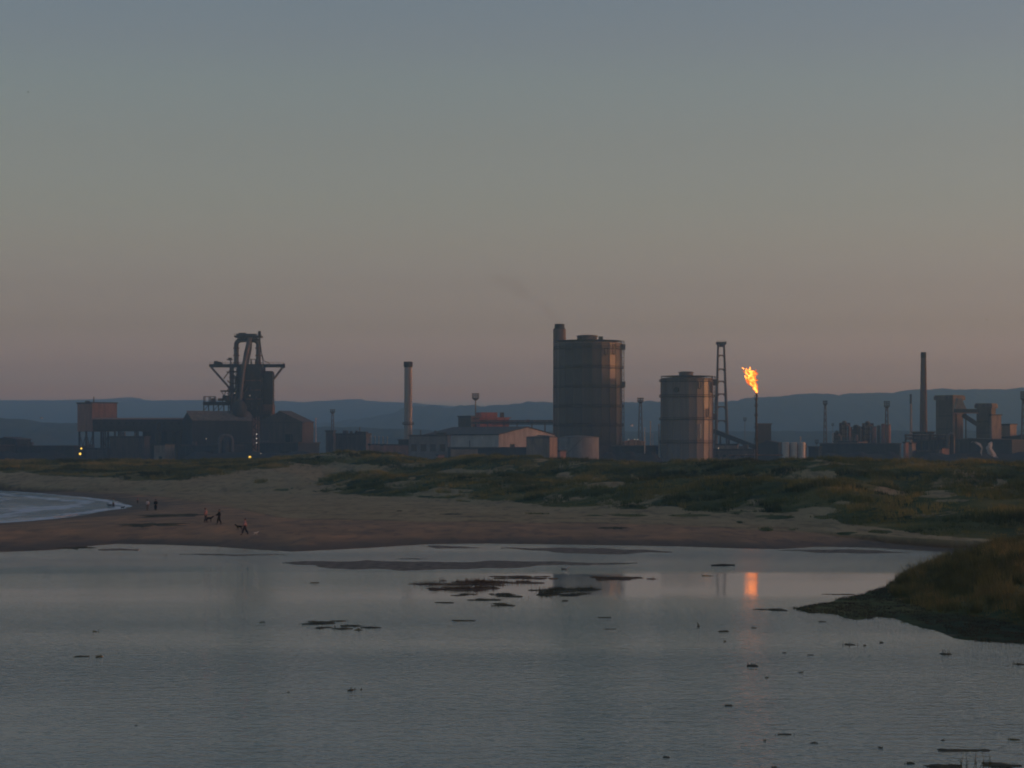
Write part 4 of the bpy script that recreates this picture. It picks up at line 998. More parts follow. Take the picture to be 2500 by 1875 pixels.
# platforms on the left flank
b = MB(); b.box((BX(532), D - 2, BZ(985.5)), (BX(566) - BX(499), 8, 2.0)); b.box((BX(552), D - 2, BZ(955)), (BX(564) - BX(541), 6, .8)); b.box((BX(556), D - 2, BZ(967)), (BX(566) - BX(549), 6, .5))
for px_ in (500, 512, 524, 536, 549, 560): b.beam((BX(px_), D - 5, BZ(1010)), (BX(px_), D - 5, BZ(988)), .6)
for i_, px_ in enumerate((500, 524, 536)): b.beam((BX(px_), D - 5, BZ(1003)), (BX(px_ + 12), D - 5, BZ(989)), .3)
frame_tower(b, BX(500), BX(526), D - 5, D + 1, BZ(982), BZ(968.5), 2, 1, 1, .45, False)
b.beam((BX(543), D - 4, BZ(957)), (BX(557), D - 4, BZ(980)), .4); b.beam((BX(553), D - 4, BZ(956)), (BX(545), D - 4, BZ(982)), .4)
railing(b, [(BX(527), D - 6), (BX(566), D - 6)], BZ(981.5), 1.2)
b.build('side_platform', M['steel'], bf)
b = MB()
for px_, yy_, w_, h_ in ((522, 977, 2.5, 2.2), (540, 976, 3, 1.6), (549, 972, 2, 3), (557, 974, 2.4, 3.4)): b.box((BX(px_), D - 2, BZ(yy_)), (w_, 4, h_))
b.build('side_machinery', M['rust'], bf)
b = MB()
for px_ in (571, 577, 583, 590, 596): b.tube([(BX(px_), D - 11, BZ(1060)), (BX(px_), D - 11, BZ(960 + (px_ % 5) * 9)), (BX(px_ + 3), D - 9, BZ(950 + (px_ % 5) * 9))], .5, 8)
b.build('service_pipes', M['rust'], bf)
for a_, c_, r_ in ((578, 961, 1.5), (615, 967, 1.3)):
    b = MB(); b.lathe(BX(a_), D - 11.5, [(.01, BZ(c_) - r_ * S), (r_ * S, BZ(c_)), (.01, BZ(c_) + r_ * S)], 8); b.build('light', M['lamp_dim'], bf)
b = MB(); b.box((BX(578), D - 11.5, BZ(978)), (1.3, .5, 3.0)); b.build('pale_panel', M['lamp_white'] if False else M['pipe'], bf)  # panel in the dusty pipe colour

# cast houses
def ridge_vents(n):
    def f(o, P, L, W, z0, z1, th):
        b = MB(); b.box(P(L / 2, W / 2, z1 + 5.4), (L * .5, 3.2, 1.8), th); b.build('roof_vent', M['steel'], o)
    return f
block('cast_house', 436, 470, 612, 1026, 1415, 62, M['dark'], 'dark cast house with dusty hipped roof left of the blast furnace', M['roof_tan'], rise=22, ridge='cross', bays=4, doors=((.5, 6, 7),))
block('cast_house', 622, 738, 761, 1031, 1405, 24, M['brown'], 'brown cast house with low pitched roof and bright right end, right of the blast furnace', M['roof'], rise=27, ridge='cross', bays=8, yb=1085, doors=((.3, 5, 6),))
block('machine_house', 560, 728, 772, 1082, 1380, 24, M['dark'], 'low dark machine house in front of the brown cast house', M['roof'], bays=10, doors=((.2, 5, 6), (.7, 5, 6)))
block('machine_house', 430, 560, 590, 1088, 1372, 22, M['dark'], 'low dark machine house in front of the left cast house', M['roof'], bays=8, doors=((.4, 5, 6),))
# stair tower with lit landings
D = 1376; o = empty('stair_tower', (gx(624, D), D, GZ), 'narrow reddish stair tower with small lights under the blast furnace', 'stair tower')
b = MB(); frame_tower(b, gx(616, D), gx(631, D), D, D + 4, GZ, gz(1018, D), 1, 1, 9, .4); b.build('frame', M['rust'], o)
b = MB(); b.prism([(gx(617, D), D + 1), (gx(625, D), D + 1), (gx(625, D), D + 3.5), (gx(617, D), D + 3.5)], GZ, gz(1020, D)); b.build('cladding', M['redbrown'], o)
b = MB()
for i in range(9):
    za_ = GZ + (gz(1018, D) - GZ) * i / 9; zb_ = GZ + (gz(1018, D) - GZ) * (i + 1) / 9
    b.beam((gx(618 if i % 2 else 630, D), D + .5, za_), (gx(630 if i % 2 else 618, D), D + .5, zb_), .5)
b.build('stair_flights', M['steel'], o)
for yy_ in (1060, 1070.5, 1081):
    b = MB(); z = gz(yy_, D); b.lathe(gx(626.5, D), D - .4, [(.01, z - .4), (.38, z), (.01, z + .4)], 8); b.build('landing_light', M['lamp_white'], o)
D = 1370; o = empty('pipe_arch', (gx(552, D), D, GZ), 'grey pipe arch standing in front of the blast furnace foot', 'pipework')
b = MB(); b.tube([(gx(537, D), D, GZ), (gx(537, D), D, gz(1072, D)), (gx(541, D), D, gz(1065, D)), (gx(552, D), D, gz(1063, D)), (gx(563, D), D, gz(1066, D)), (gx(567, D), D, gz(1072, D)), (gx(567, D), D, GZ)], 1.0, 12); b.build('pipe', M['steel_mid'], o)
b = MB(); b.lathe(gx(552, D), D + 1, [(2.8, GZ), (2.8, gz(1078, D)), (1.2, gz(1073, D))], 16); b.build('vessel', M['steel'], o)

# ------------------------------------------------------------------ stockhouse and conveyor gallery on the left
def legs(n, z1):
    def f(o, P, L, W, z0, z1_, th):
        for s in (0.04, .5, .96):
            for t in (0.06, .94):
                b = MB(); p = P(L * s, W * t, 0); b.beam((p[0], p[1], GZ), (p[0], p[1], z0), 1.1); b.build('leg', M['steel'], o)
        b = MB()
        for t in (.06, .94):
            for s0, s1 in ((.04, .5), (.5, .96)):
                p = P(L * s0, W * t, 0); q = P(L * s1, W * t, 0); b.beam((p[0], p[1], GZ + 1), (q[0], q[1], z0 - 1), .35); b.beam((q[0], q[1], GZ + 1), (p[0], p[1], z0 - 1), .35)
        b.build('brace', M['steel'], o)
    return f
def junction_extra(o, P, L, W, z0, z1, th):
    legs(3, z1)(o, P, L, W, z0, z1, th)
    b = MB(); p = P(-.1, W * .62, z0 + (z1 - z0) * .25); b.box(p, (W * .35, .35, 1.4), th + PI / 2); b.build('louvre', M['opening'], o)
block('junction_house', 180, 225, 278, 984, 1440, 48, M['redbrown'], 'tall square junction house on legs with glowing red right face', M['roof'], yb=1053, extra=junction_extra)
D = 1432; o = empty('conveyor_gallery', (gx(330, D), D, GZ), 'long enclosed conveyor gallery on trestles running from the junction house to the blast furnace', 'conveyor')
x0_, x1_ = gx(226, D), gx(446, D)
b = MB(); b.prism([(x0_, D), (x1_, D), (x1_, D + 7), (x0_, D + 7)], gz(1050, D), gz(1024, D)); b.build('gallery_wall', M['dark'], o)
zt = gz(1024, D); b = MB(); b.add([(x0_, D - .5, zt), (x1_, D - .5, zt), (x1_, D + 7.5, zt), (x0_, D + 7.5, zt), (x0_, D + 3.5, zt + 1.0), (x1_, D + 3.5, zt + 1.0)], [(0, 1, 5, 4), (2, 3, 4, 5), (0, 4, 3), (1, 2, 5), (3, 2, 1, 0)]); b.build('roof', M['redbrown'], o)
b = MB(); b.box(((x0_ + x1_) / 2, D - .1, gz(1042, D)), (x1_ - x0_ - 1, .25, .7)); b.box(((x0_ + x1_) / 2, D + 3.5, gz(1051.5, D)), (x1_ - x0_ - .5, 6.4, .7)); b.build('floor_beams', M['steel'], o)
for i in range(12):
    b = MB(); xx = x0_ + (x1_ - x0_) * (i + .5) / 12; b.box((xx, D - .05, gz(1033, D)), (1.4, .12, 1.2)); b.build('window', M['glasspane'], o)
for px_ in (250, 290, 330, 372, 412):
    b = MB()
    for s in (.6, 6.4): b.beam((gx(px_ - 4, D), D + s, GZ), (gx(px_ - 1, D), D + s, gz(1052.5, D)), .7); b.beam((gx(px_ + 6, D), D + s, GZ), (gx(px_ + 3, D), D + s, gz(1052.5, D)), .7)
    b.beam((gx(px_ - 3, D), D + .6, gz(1085, D)), (gx(px_ + 4, D), D + .6, gz(1068, D)), .4); b.beam((gx(px_ - 3, D), D + .6, gz(1085, D)), (gx(px_ + 5, D), D + .6, gz(1085, D)), .4)
    b.build('trestle', M['steel'], o)
block('stock_house', 264, 352, 362, 1067, 1400, 18, M['brown'], 'plain brown stock house under the conveyor gallery', M['roof'], bays=6)
block('dark_fill_block', 346, 428, 440, 1054, 1436, 14, M['dark'], 'added dark block closing the gap between the stock house and the cast house', M['roof'], bays=8)  # added block that supplies the solid darkness below the conveyor gallery
block('sub_station', 372, 403, 423, 1086, 1392, 40, M['tan'], 'small hut with pale right side below the conveyor gallery', M['roof'], doors=((.4, 3, 3),))
D = 1425; o = empty('cyclone_tower', (gx(389, D), D, GZ), 'dark upright hopper tower standing in front of the conveyor gallery', 'hopper')
b = MB(); b.lathe(gx(389, D), D - 3, [(1.0, gz(1084, D)), (1.5, gz(1074, D)), (1.7, gz(1034, D)), (.8, gz(1031, D))], 16); b.build('hopper', M['steel'], o)
b = MB(); frame_tower(b, gx(383, D), gx(395, D), D - 5, D - 1, GZ, gz(1070, D), 1, 1, 2, .4); b.build('stand', M['steel'], o)
block('low_workshop', -30, 40, 66, 1073, 1420, 30, M['dark'], 'low dark workshop at the far left edge', M['brown'], rise=5, ridge='cross', bays=5)
block('long_shed', 40, 180, 200, 1090, 1400, 15, M['dark'], 'long low dark shed left of the two yellow lamps', M['roof'], bays=12)
block('long_shed', -220, -20, 10, 1088, 1390, 15, M['dark'], 'long low dark shed reaching out of the left picture edge', M['roof'], bays=12)
block('screening_house', 186, 262, 268, 1096, 1412, 15, M['steel_mid'], 'low grey screening house under the junction house', M['roof'], bays=6)
def heap(px0, px1, ytop, D, label, name='coal_stockpile'):
    x0, x1 = gx(px0, D), gx(px1, D); z1 = gz(ytop, D); n = 40
    b = MB(); v = []; f = []; m = 9
    for i in range(n + 1):
        t = i / n; x = x0 + (x1 - x0) * t; k = min(1, t * 8, (1 - t) * 8) * (1 + .1 * math.sin(t * 17) + .06 * math.sin(t * 41))
        for j in range(m):
            s = j / (m - 1); y = D + (s - .5) * 30; v.append((x + .5 * math.sin(j * 3 + i), y, GZ - .1 + (z1 - GZ) * k * max(0, 1 - abs(s - .5) * 2) ** .8))
    for i in range(n):
        for j in range(m - 1): f.append((i * m + j, (i + 1) * m + j, (i + 1) * m + j + 1, i * m + j + 1))
    b.add(v, f, False); o = b.build(name, M['coke'], None, ((x0 + x1) / 2, D, GZ)); return tag(o, label, 'stockpile')
heap(-160, 190, 1104, 1360, 'long low coal heap behind the left dunes')
heap(430, 800, 1104, 1340, 'coal heap at the foot of the blast furnace')
heap(770, 1010, 1106, 1330, 'coal heap left of the pale shed')
heap(1460, 1620, 1105, 1290, 'coal heap between the two gasholders')
heap(1990, 2215, 1106, 1290, 'coal heap in front of the long dark building')
heap(2225, 2560, 1106, 1280, 'coal heap under the right hand towers')
lamp(198.5, 1095, 1385, 2.3, 'upper of the two yellow lamps under the junction house')
lamp(195.5, 1108, 1345, 3.0, 'lower and brighter of the two yellow lamps under the junction house')
lamp(610, 1116.5, 1330, 3.4, 'bright yellow lamp below the blast furnace, just over the dune')
lamp(637, 1107, 1335, 1.2, 'faint small lamp right of the bright yellow lamp', 'lamp_dim')
lamp(503.5, 1071, 1365, 1.3, 'faint small lamp on the left cast house side', 'lamp_dim')

# ------------------------------------------------------------------ between the furnace and the first chimney
pole(771, 1024, 1500, 3.5, 'short pale vent pipe right of the brown cast house', 'whitecloth')
mast(812, 999, 1007, 1700, 13, 'small distant floodlight mast left of the tall pale chimney', headrows=2, headcols=3)
def stepped(o, P, L, W, z0, z1, th):
    b = MB(); b.prism([P(L * .02, W * .1, 0)[:2], P(L * .02, W * .6, 0)[:2], P(L * .35, W * .6, 0)[:2], P(L * .35, W * .1, 0)[:2]], z1 + .62, z1 + 1.6); b.build('roof_vent', M['steel'], o)
block('workshop', 812, 893, 903, 1060, 1460, 12, M['brown'], 'long low workshop with flat roof between furnace and chimney', M['roof'], bays=7, extra=stepped, doors=((.8, 3, 4),))
block('switch_house', 795, 813, 818, 1053, 1455, 20, M['steel_mid'], 'small dark tower like switch house at the left end of the long workshop', M['roof'])
for i, (px_, yt_) in enumerate(((906, 1067), (915.5, 1067.5), (925, 1068), (935, 1068.5), (945.5, 1069))):
    pole(px_, yt_, 1445, 3.4, ['leftmost of the five pink posts beside the long workshop', 'second from left of the five pink posts', 'middle of the five pink posts', 'fourth from left of the five pink posts', 'rightmost of the five pink posts beside the tall chimney'][i], 'pole', group='row of short pale posts')
def panel(name, x0, x1, yt, D, m, label, cat='wall', th=1.0, posts=10):
    o = empty(name, (gx((x0 + x1) / 2, D), D, GZ), label, cat)
    X0, X1 = gx(x0, D), gx(x1, D); z1 = gz(yt, D); a = R(-22)
    b = MB(); b.box(((X0 + X1) / 2, D, (GZ + z1) / 2), ((X1 - X0), th, z1 - GZ), 0); b.build('wall_panel', m, o)
    b = MB(); b.box(((X0 + X1) / 2, D, z1 + .12), ((X1 - X0) + .3, th + .3, .22)); b.build('coping', M['steel_mid'], o)
    b = MB()
    for i in range(posts + 1): b.box((X0 + (X1 - X0) * i / posts, D - th / 2 - .1, (GZ + z1) / 2), (.3, .18, z1 - GZ - .1))
    b.build('buttresses', m, o); return o
block('store', 900, 905, 938, 1086, 1420, 55, M['redbrown'], 'low pinkish store below the five posts', M['roof'], base=GZ)
block('store', 930, 936, 996, 1087, 1410, 60, M['redbrown'], 'long low pinkish store at the foot of the tall pale chimney', M['roof'], base=GZ)
chimney(996.5, 883, 9.3, 10.3, 1430, M['concrete'], 'tall pale concrete chimney with dark crown left of centre', cap=897, crown=11.2, bands=(1036,))
block('pump_house', 972, 1003, 1012, 1075, 1418, 18, M['dark'], 'small dark pump house at the foot of the pale chimney', M['roof'])

# ------------------------------------------------------------------ big pale shed with red plant behind
block('pale_shed', 1034, 1218, 1357, 1061, 1385, 38, M['white'], 'large pale shed with low pitched roof and pink lit gable end', M['roof'], rise=19, ridge='long', bays=9, over=.8,
      doors=((.06, 3, 4), (.42, 4, 5), (.78, 4, 5)))
def openings(o, P, L, W, z0, z1, th):
    b = MB(); b.prism([P(L * .1, W * .2, 0)[:2], P(L * .1, W * .8, 0)[:2], P(L * .3, W * .8, 0)[:2], P(L * .3, W * .2, 0)[:2]], z1 + .62, z1 + 1.8); b.build('roof_unit', M['steel'], o)
block('bay_building', 998, 1092, 1100, 1064, 1340, 14, M['grey'], 'grey building with four dark bays in front of the pale shed', M['roof'], bays=4, win=(4, .55, 3.6, 3.2), extra=openings)
block('low_wall_building', 1094, 1290, 1300, 1094, 1325, 10, M['dark'], 'long low dark building below the pale shed gable', M['roof'], bays=14, doors=((.1, 3, 3),))
panel('low_pale_building', 1101, 1166, 1097, 1300, M['tan'], 'low pinkish block wall below the pale shed', 'wall')
block('gate_house', 1066, 1070, 1084, 1112, 1295, 60, M['redbrown'], 'tiny pinkish hut half hidden behind the dune crest', M['roof'])
def red_extra(o, P, L, W, z0, z1, th):
    b = MB(); b.prism([P(L * .02, W * .05, 0)[:2], P(L * .02, W * .6, 0)[:2], P(L * .9, W * .6, 0)[:2], P(L * .9, W * .05, 0)[:2]], z1 + .62, z1 + 3.6); b.build('upper_storey', M['red'], o)
    b = MB(); p = P(L * .1, W * .78, z1 + 2); b.box(p, (2.0, 2.0, 3.2), th); b.build('vent_stack', M['steel'], o)
block('red_plant_house', 1155, 1171, 1243, 1021, 1480, 70, M['red'], 'bright red plant house rising behind the pale shed', M['red'], extra=red_extra, over=1.0)
block('dark_annex', 1118, 1150, 1172, 1017, 1500, 45, M['brown'], 'dark annex building left of the red plant house', M['roof'])
D = 1470; o = empty('pipe_bridge', (gx(1300, D), D, GZ), 'dark pipe bridge running from the red plant house to the large gasholder', 'pipe bridge')
b = MB(); b.box(((gx(1150, D) + gx(1352, D)) / 2, D, gz(1032.5, D)), (gx(1352, D) - gx(1150, D), 3, 1.1)); b.box(((gx(1200, D) + gx(1352, D)) / 2, D, gz(1036.5, D)), (gx(1352, D) - gx(1200, D), 2.4, .4)); b.build('deck', M['steel'], o)
b = MB()
for k in (0, 1.3): b.tube([(gx(1170, D), D - 1 + k, gz(1030, D) + .6), (gx(1352, D), D - 1 + k, gz(1030, D) + .6)], .5, 8)
b.build('pipes', M['rust'], o)
for px_ in (1160, 1190, 1230, 1262, 1298, 1330):
    b = MB(); b.beam((gx(px_ - 2, D), D, GZ), (gx(px_, D), D, gz(1034, D)), .5); b.beam((gx(px_ + 3, D), D, GZ), (gx(px_ + 1, D), D, gz(1034, D)), .5); b.build('trestle', M['steel_mid'], o)
b = MB(); b.box((gx(1289, D), D, gz(1028, D)), (2, 2, 1.8)); b.build('valve', M['rust'], o)
mast(1161, 960, 973.5, 1520, 18, 'large floodlight mast standing clear of the skyline above the red plant house', headcols=5, headrows=4, lattice=False)
block('tank_house', 1286, 1341, 1362, 1068, 1275, 20, M['tan'], 'square pale tank house with glowing right side below the large gasholder', M['roof'], rise=4, ridge='cross', bays=5, over=.25)

def tankobj(name, px, rpx, ytop, D, m, label, cone=3, cat='tank', group=None, stair=True, n=36, ybase=None, ringn=3):
    x = gx(px, D); r_ = rpx / F * D; z1 = gz(ytop, D)
    z0 = GZ if ybase is None else gz(ybase, D)
    o = empty(name, (x, D, z0), label, cat, group)
    b = MB(); b.lathe(x, D, [(r_, z0), (r_, z1)], n); b.build('shell', m, o)
    b = MB(); b.lathe(x, D, [(r_ + .15, z1 + .02), (r_ + .15, z1 + .25), (r_ * .6, z1 + cone / F * D * .7), (0.01, z1 + cone / F * D)], n); b.build('roof', M['roof_tan'] if m is not M['tank'] else m, o)
    b = MB()
    for i in range(1, ringn + 1):
        z = z0 + (z1 - z0) * i / (ringn + 1); b.lathe(x, D, [(r_ + .01, z - .12), (r_ + .14, z - .12), (r_ + .14, z + .12), (r_ + .01, z + .12)], n, False)
    b.build('hoops', m, o)
    if stair:
        b = MB(); k = 14
        for i in range(k):
            a0 = R(-150 + 70 * i / k); a1 = R(-150 + 70 * (i + 1) / k)
            b.beam((x + (r_ + .6) * math.cos(a0), D + (r_ + .6) * math.sin(a0), z0 + (z1 - z0) * i / k), (x + (r_ + .6) * math.cos(a1), D + (r_ + .6) * math.sin(a1), z0 + (z1 - z0) * (i + 1) / k), .25)
        b.build('stair', M['steel_mid'], o)
    return o
tankobj('storage_tank', 1413, 49, 1069, 1265, M['grey'], 'wide round storage tank with shallow cone roof in front of the large gasholder', 6)
block('tank_annex', 1364, 1368, 1382, 1102, 1235, 60, M['redbrown'], 'tiny reddish annex between the tank house and the round tank', M['roof'])

# ------------------------------------------------------------------ gasholders
def gasholder(px, rpx, ytop, D, nseg, a0, m, label, rings, capl, capr, captop, crise, side=True, marks=()):
    x = gx(px, D); r_ = rpx / F * D; z1 = gz(ytop, D); S_ = D / F
    o = empty('gasholder', (x, D, GZ), label, 'gasholder')
    a0 = R(a0 - 90)
    b = MB(); b.lathe(x, D, [(r_, GZ), (r_, z1)], nseg, False, a0); b.build('shell', m, o)
    b = MB(); b.lathe(x, D, [(r_ + .1, z1 + .02), (r_ + .1, z1 + .5), (r_ * .55, z1 + crise * S_ * .75), (r_ * .2, z1 + crise * S_)], nseg, False, a0); b.build('roof', M['roof_tan'], o)
    for k in range(nseg):
        a = a0 + 2 * PI * k / nseg
        b = MB(); b.box((x + (r_ + .05) * math.cos(a), D + (r_ + .05) * math.sin(a), (GZ + z1) / 2), (.3, .55, z1 - GZ), a); b.build('column', m, o)
    for y_ in rings:
        z = gz(y_, D); b = MB(); b.lathe(x, D, [(r_ + .3, z - .25), (r_ + 1.0, z - .1), (r_ + 1.0, z + .12), (r_ + .3, z + .13)], nseg, False, a0)
        for k in range(nseg * 3):
            a = a0 + 2 * PI * k / (nseg * 3); rr = (r_ + .95) * math.cos(PI / nseg) / math.cos(((a - a0) % (2 * PI / nseg)) - PI / nseg)
            b.beam((x + rr * math.cos(a), D + rr * math.sin(a), z), (x + rr * math.cos(a), D + rr * math.sin(a), z + 1.2), .1)
        b.lathe(x, D, [(r_ + .9, z + 1.1), (r_ + 1.0, z + 1.25)], nseg, False, a0)
        b.build('walkway', M['steel'], o)
    zc = z1 + crise * S_; b = MB(); cx = gx((capl + capr) / 2, D); rc = (capr - capl) / 2 * S_; zt = gz(captop, D)
    b.lathe(cx, D, [(rc, zc - 1.2), (rc, zt - .8)], 24); b.lathe(cx, D, [(rc + .5, zt - .8), (rc + .5, zt - .4), (rc * .7, zt), (.01, zt + .1)], 24, False); b.build('roof_vent', M['holder2'] if False else M['steel_mid'], o)
    b = MB(); rr = r_ + .1
    for k in range(nseg * 2):
        a = a0 + PI * k / nseg; q = rr * (math.cos(PI / nseg) if k % 2 else 1) - .1
        b.beam((x + q * math.cos(a), D + q * math.sin(a), z1 + .5), (x + q * math.cos(a), D + q * math.sin(a), z1 + 1.7), .12)
    b.lathe(x, D, [(rr - .15, z1 + 1.6), (rr, z1 + 1.75)], nseg, False, a0); b.build('roof_railing', M['steel'], o)
    if side:
        a = R(-3); px_ = x + (r_ + .1) * math.cos(a); py_ = D + (r_ + .1) * math.sin(a) - 2
        b = MB(); frame_tower(b, px_ - .9, px_ + .9, py_ - 1, py_ + 1, GZ, z1 + 1.5, 1, 1, 22, .28); b.build('outside_lift', M['steel_mid'], o)
        for y_, hh in ((ytop + 8, 3.2), (rings[2] - 8, 3.2)):
            b = MB(); b.box((px_ + .3, py_, gz(y_, D)), (2.6, 2.6, hh)); b.build('lift_cabin', M['steel_mid'], o)
    for kind, mx, my0, my1 in marks:
        s = (gx(mx, D) - x) / (r_ + .5); a = math.asin(max(-1, min(1, s))) - PI / 2
        X_, Y_ = x + (r_ + .7) * math.cos(a), D + (r_ + .7) * math.sin(a)
        b = MB()
        if kind == 'davit':
            hw = 5.5 * S_; za_, zb_ = gz(my0, D), gz(my1, D); t = (-math.sin(a), math.cos(a))
            pts = [(X_ - t[0] * hw * .6, Y_ - t[1] * hw * .6, za_)] + [(X_ + t[0] * hw * .6 * math.cos(q), Y_ + t[1] * hw * .6 * math.cos(q), zb_ + hw * .8 * (1 + math.sin(q))) for q in [PI + PI * i / 8 for i in range(9)]] + [(X_ + t[0] * hw * .6, Y_ + t[1] * hw * .6, za_)]
            b.tube(pts, .28, 6); b.build('overflow_pipe', M['steel'], o)
        elif kind == 'disc':
            z = gz(my0, D); rr = my1 * S_; n = 16; nx, ny = math.cos(a), math.sin(a); t = (-ny, nx)
            v = [(X_ + t[0] * rr * math.cos(q) + nx * .2, Y_ + t[1] * rr * math.cos(q) + ny * .2, z + rr * math.sin(q)) for q in [2 * PI * i / n for i in range(n)]]
            v += [(p[0] - nx * .9, p[1] - ny * .9, p[2]) for p in v]
            b.add(v, [tuple(range(n))] + [(i, (i + 1) % n, n + (i + 1) % n, n + i) for i in range(n)]); b.build('access_hatch', M['steel'], o)
        elif kind == 'pipe':
            b.tube([(X_, Y_, gz(my1, D)), (X_, Y_, gz(my0, D))], .35, 6); b.build('drain_pipe', M['pole'], o)
    return o
gasholder(1437, 81.5, 840, 1350, 22, 4.0, M['holder'], 'larger brown gasholder with many flat sides and ring walkways', (852.5, 900, 947, 994, 1040, 1085), 1410, 1458, 818, 9,
          marks=(('davit', 1496, 842, 868), ('davit', 1477, 854, 870)))
o = bpy.data.objects['gasholder']
D = 1350
for px_, yy_, w_, h_ in ((1466, 828, 2.4, 2.6), (1414, 827, 2.5, 2.0), (1395, 833, 2, 1)):
    b = MB(); b.box((gx(px_, D), D - 4, gz(yy_, D)), (w_, 2, h_)); b.build('roof_housing', M['steel'], o)
gasholder(1677, 63.5, 926, 1330, 20, 0.0, M['holder2'], 'smaller grey gasholder right of the big brown one', (932, 969.5, 1025, 1081), 1658, 1692, 907, 7,
          marks=(('disc', 1647, 953, 7), ('pipe', 1705, 1035, 1070), ('davit', 1703, 934, 950), ('davit', 1733, 934, 960), ('davit', 1722, 998, 1018)))
chimney(1366, 791, 15.5, 16.2, 1460, M['brick'], 'massive dark brick chimney rising behind the left edge of the large gasholder', cap=804, crown=12.2)

# ------------------------------------------------------------------ between and right of the gasholders
mast(1563.5, 971, 981, 1420, 16.5, 'dark lattice mast with platform head between the two gasholders', headcols=4, headrows=2)
pole(1574, 1046, 1300, 2.2, 'thin white lamp post right of the large gasholder, nearest the dune')
pole(1588, 1031, 1390, 3.0, 'taller pale lamp post right of the thin white one')
pole(1609, 1039, 1330, 4.2, 'pinkish vent pipe against the left side of the grey gasholder', 'pole')
pole(1594, 1060, 1420, 1.6, 'faint thin post between pale lamp post and grey gasholder')
block('canopy_shed', 1517, 1521, 1576, 1080, 1400, 70, M['tan'], 'low shed with pinkish roof between the two gasholders', M['redbrown'], rise=5, ridge='long')
for i, (a_, c_) in enumerate(((1524, 1071), (1534, 1073), (1549, 1073), (1557, 1073))): lamp(a_, c_, 1396, 1.0, ['leftmost and brightest', 'second', 'third', 'rightmost'][i] + ' of the small white lamps over the low shed roof by the gasholder', 'lamp_white', 'small white lamps over the low shed')
block('house_light_speck', 1538, 1541, 1546, 1037, 3300, 45, M['white'], 'tiny white block standing in for house lights far off on the low rise between the gasholders', M['roof'], rise=2, yb=1041)  # white walls stand in for the glow of distant house lights
block('house_light_speck', 97, 100, 104, 1020, 3400, 45, M['white'], 'tiny white block standing in for house lights far off on the low rise at the left', M['roof'], rise=1, yb=1022)  # again white walls in place of far house lights
block('compressor_house', 1466, 1600, 1615, 1090, 1330, 15, M['dark'], 'low dark compressor house between the gasholders', M['roof'], bays=8, doors=((.3, 4, 4),))
# lattice tower
D = 1480; o = empty('flare_tower', (gx(1762, D), D, GZ), 'tall slender four legged steel tower with rungs and flat head beside the grey gasholder', 'tower')
zt = gz(841, D); hw0, hw1 = 15.5 * D / F, 7.5 * D / F; xc_ = gx(1762, D); xt_ = gx(1760.5, D)
lv = [0, 1060, 1027, 993, 962, 931, 901, 867.6, 843]
def leg_at(sx, sy, z):
    k = (z - GZ) / (zt - GZ); hw = hw0 + (hw1 - hw0) * k; cx = xc_ + (xt_ - xc_) * k
    return (cx + sx * hw, D + sy * hw * .9 + sx * .7, z)
for sx in (-1, 1):
    for sy in (-1, 1):
        b = MB(); b.tube([leg_at(sx, sy, GZ), leg_at(sx, sy, zt)], [.75, .5], 8); b.build('leg', M['steel_mid'], o)
for y_ in lv[1:]:
    z = gz(y_, D); b = MB(); c = [leg_at(sx, sy, z) for sx, sy in ((-1, -1), (1, -1), (1, 1), (-1, 1))]
    for k in range(4):
        b.beam(c[k], c[(k + 1) % 4], .65)
        a_ = Vector(c[k]); e_ = Vector(c[(k + 1) % 4])
        for p_, q_ in ((a_, e_), (e_, a_)): b.beam(p_ + (q_ - p_) * .02 + Vector((0, 0, -1.6)), p_ + (q_ - p_) * .3, .3)
    b.build('cross_frame', M['steel_mid'], o)
b = MB(); b.box((xt_, D, gz(838, D)), (24 * D / F, 6, 1.3)); b.lathe(xt_, D, [(2.0, zt - 1.5), (2.9, zt + .3)], 12, False); railing(b, [(xt_ - 2.8, D - 3), (xt_ + 2.8, D - 3)], gz(836, D), .8); b.build('head_platform', M['steel'], o)
# inclined conveyor
D = 1440; o = empty('inclined_conveyor', (gx(1800, D), D, GZ), 'dark inclined conveyor sloping down from the slender tower towards the flare', 'conveyor')
A0 = (gx(1742, D), D, gz(1052, D)); A1 = (gx(1846, D), D - 10, gz(1094, D))
b = MB(); b.beam(A0, A1, 2.6); b.build('gallery', M['dark'], o)
for t in (.15, .35, .55, .75):
    p = [A0[i] + (A1[i] - A0[i]) * t for i in range(3)]; b = MB(); b.beam((p[0] - .8, p[1], GZ), (p[0], p[1], p[2] - 1), .5); b.beam((p[0] + .9, p[1], GZ), (p[0] + .1, p[1], p[2] - 1), .5); b.build('trestle', M['steel'], o)
block('wash_house', 1748, 1800, 1806, 1086, 1425, 12, M['tan'], 'low pale block behind the inclined conveyor', M['roof'])
block('coke_bunker', 1846, 1850, 1884, 1036, 1420, 70, M['dark'], 'tall dark bunker right of the flare stack', M['roof'])
block('coke_bunker_annex', 1853, 1900, 1912, 1082, 1400, 22, M['dark'], 'low dark annex between the bunker and the white tanks', M['roof'], rise=5, ridge='cross')
block('loading_shed', 1740, 1842, 1850, 1098, 1330, 12, M['steel_mid'], 'long low grey shed below the inclined conveyor', M['roof'], bays=9, win=(5, .5, 1.2, 1.6))
for a_, c_ in ((1754, 1094),): lamp(a_, c_, 1322, 1.6, 'dull pale lamp on the shed right of the grey gasholder', 'lamp_dim')
lamp(1822, 1110, 1250, 1.8, 'dull pale lamp left of the flare stack foot', 'lamp_dim')
lamp(1760, 1118, 1240, .9, 'tiny dull lamp low down right of the grey gasholder', 'lamp_dim')
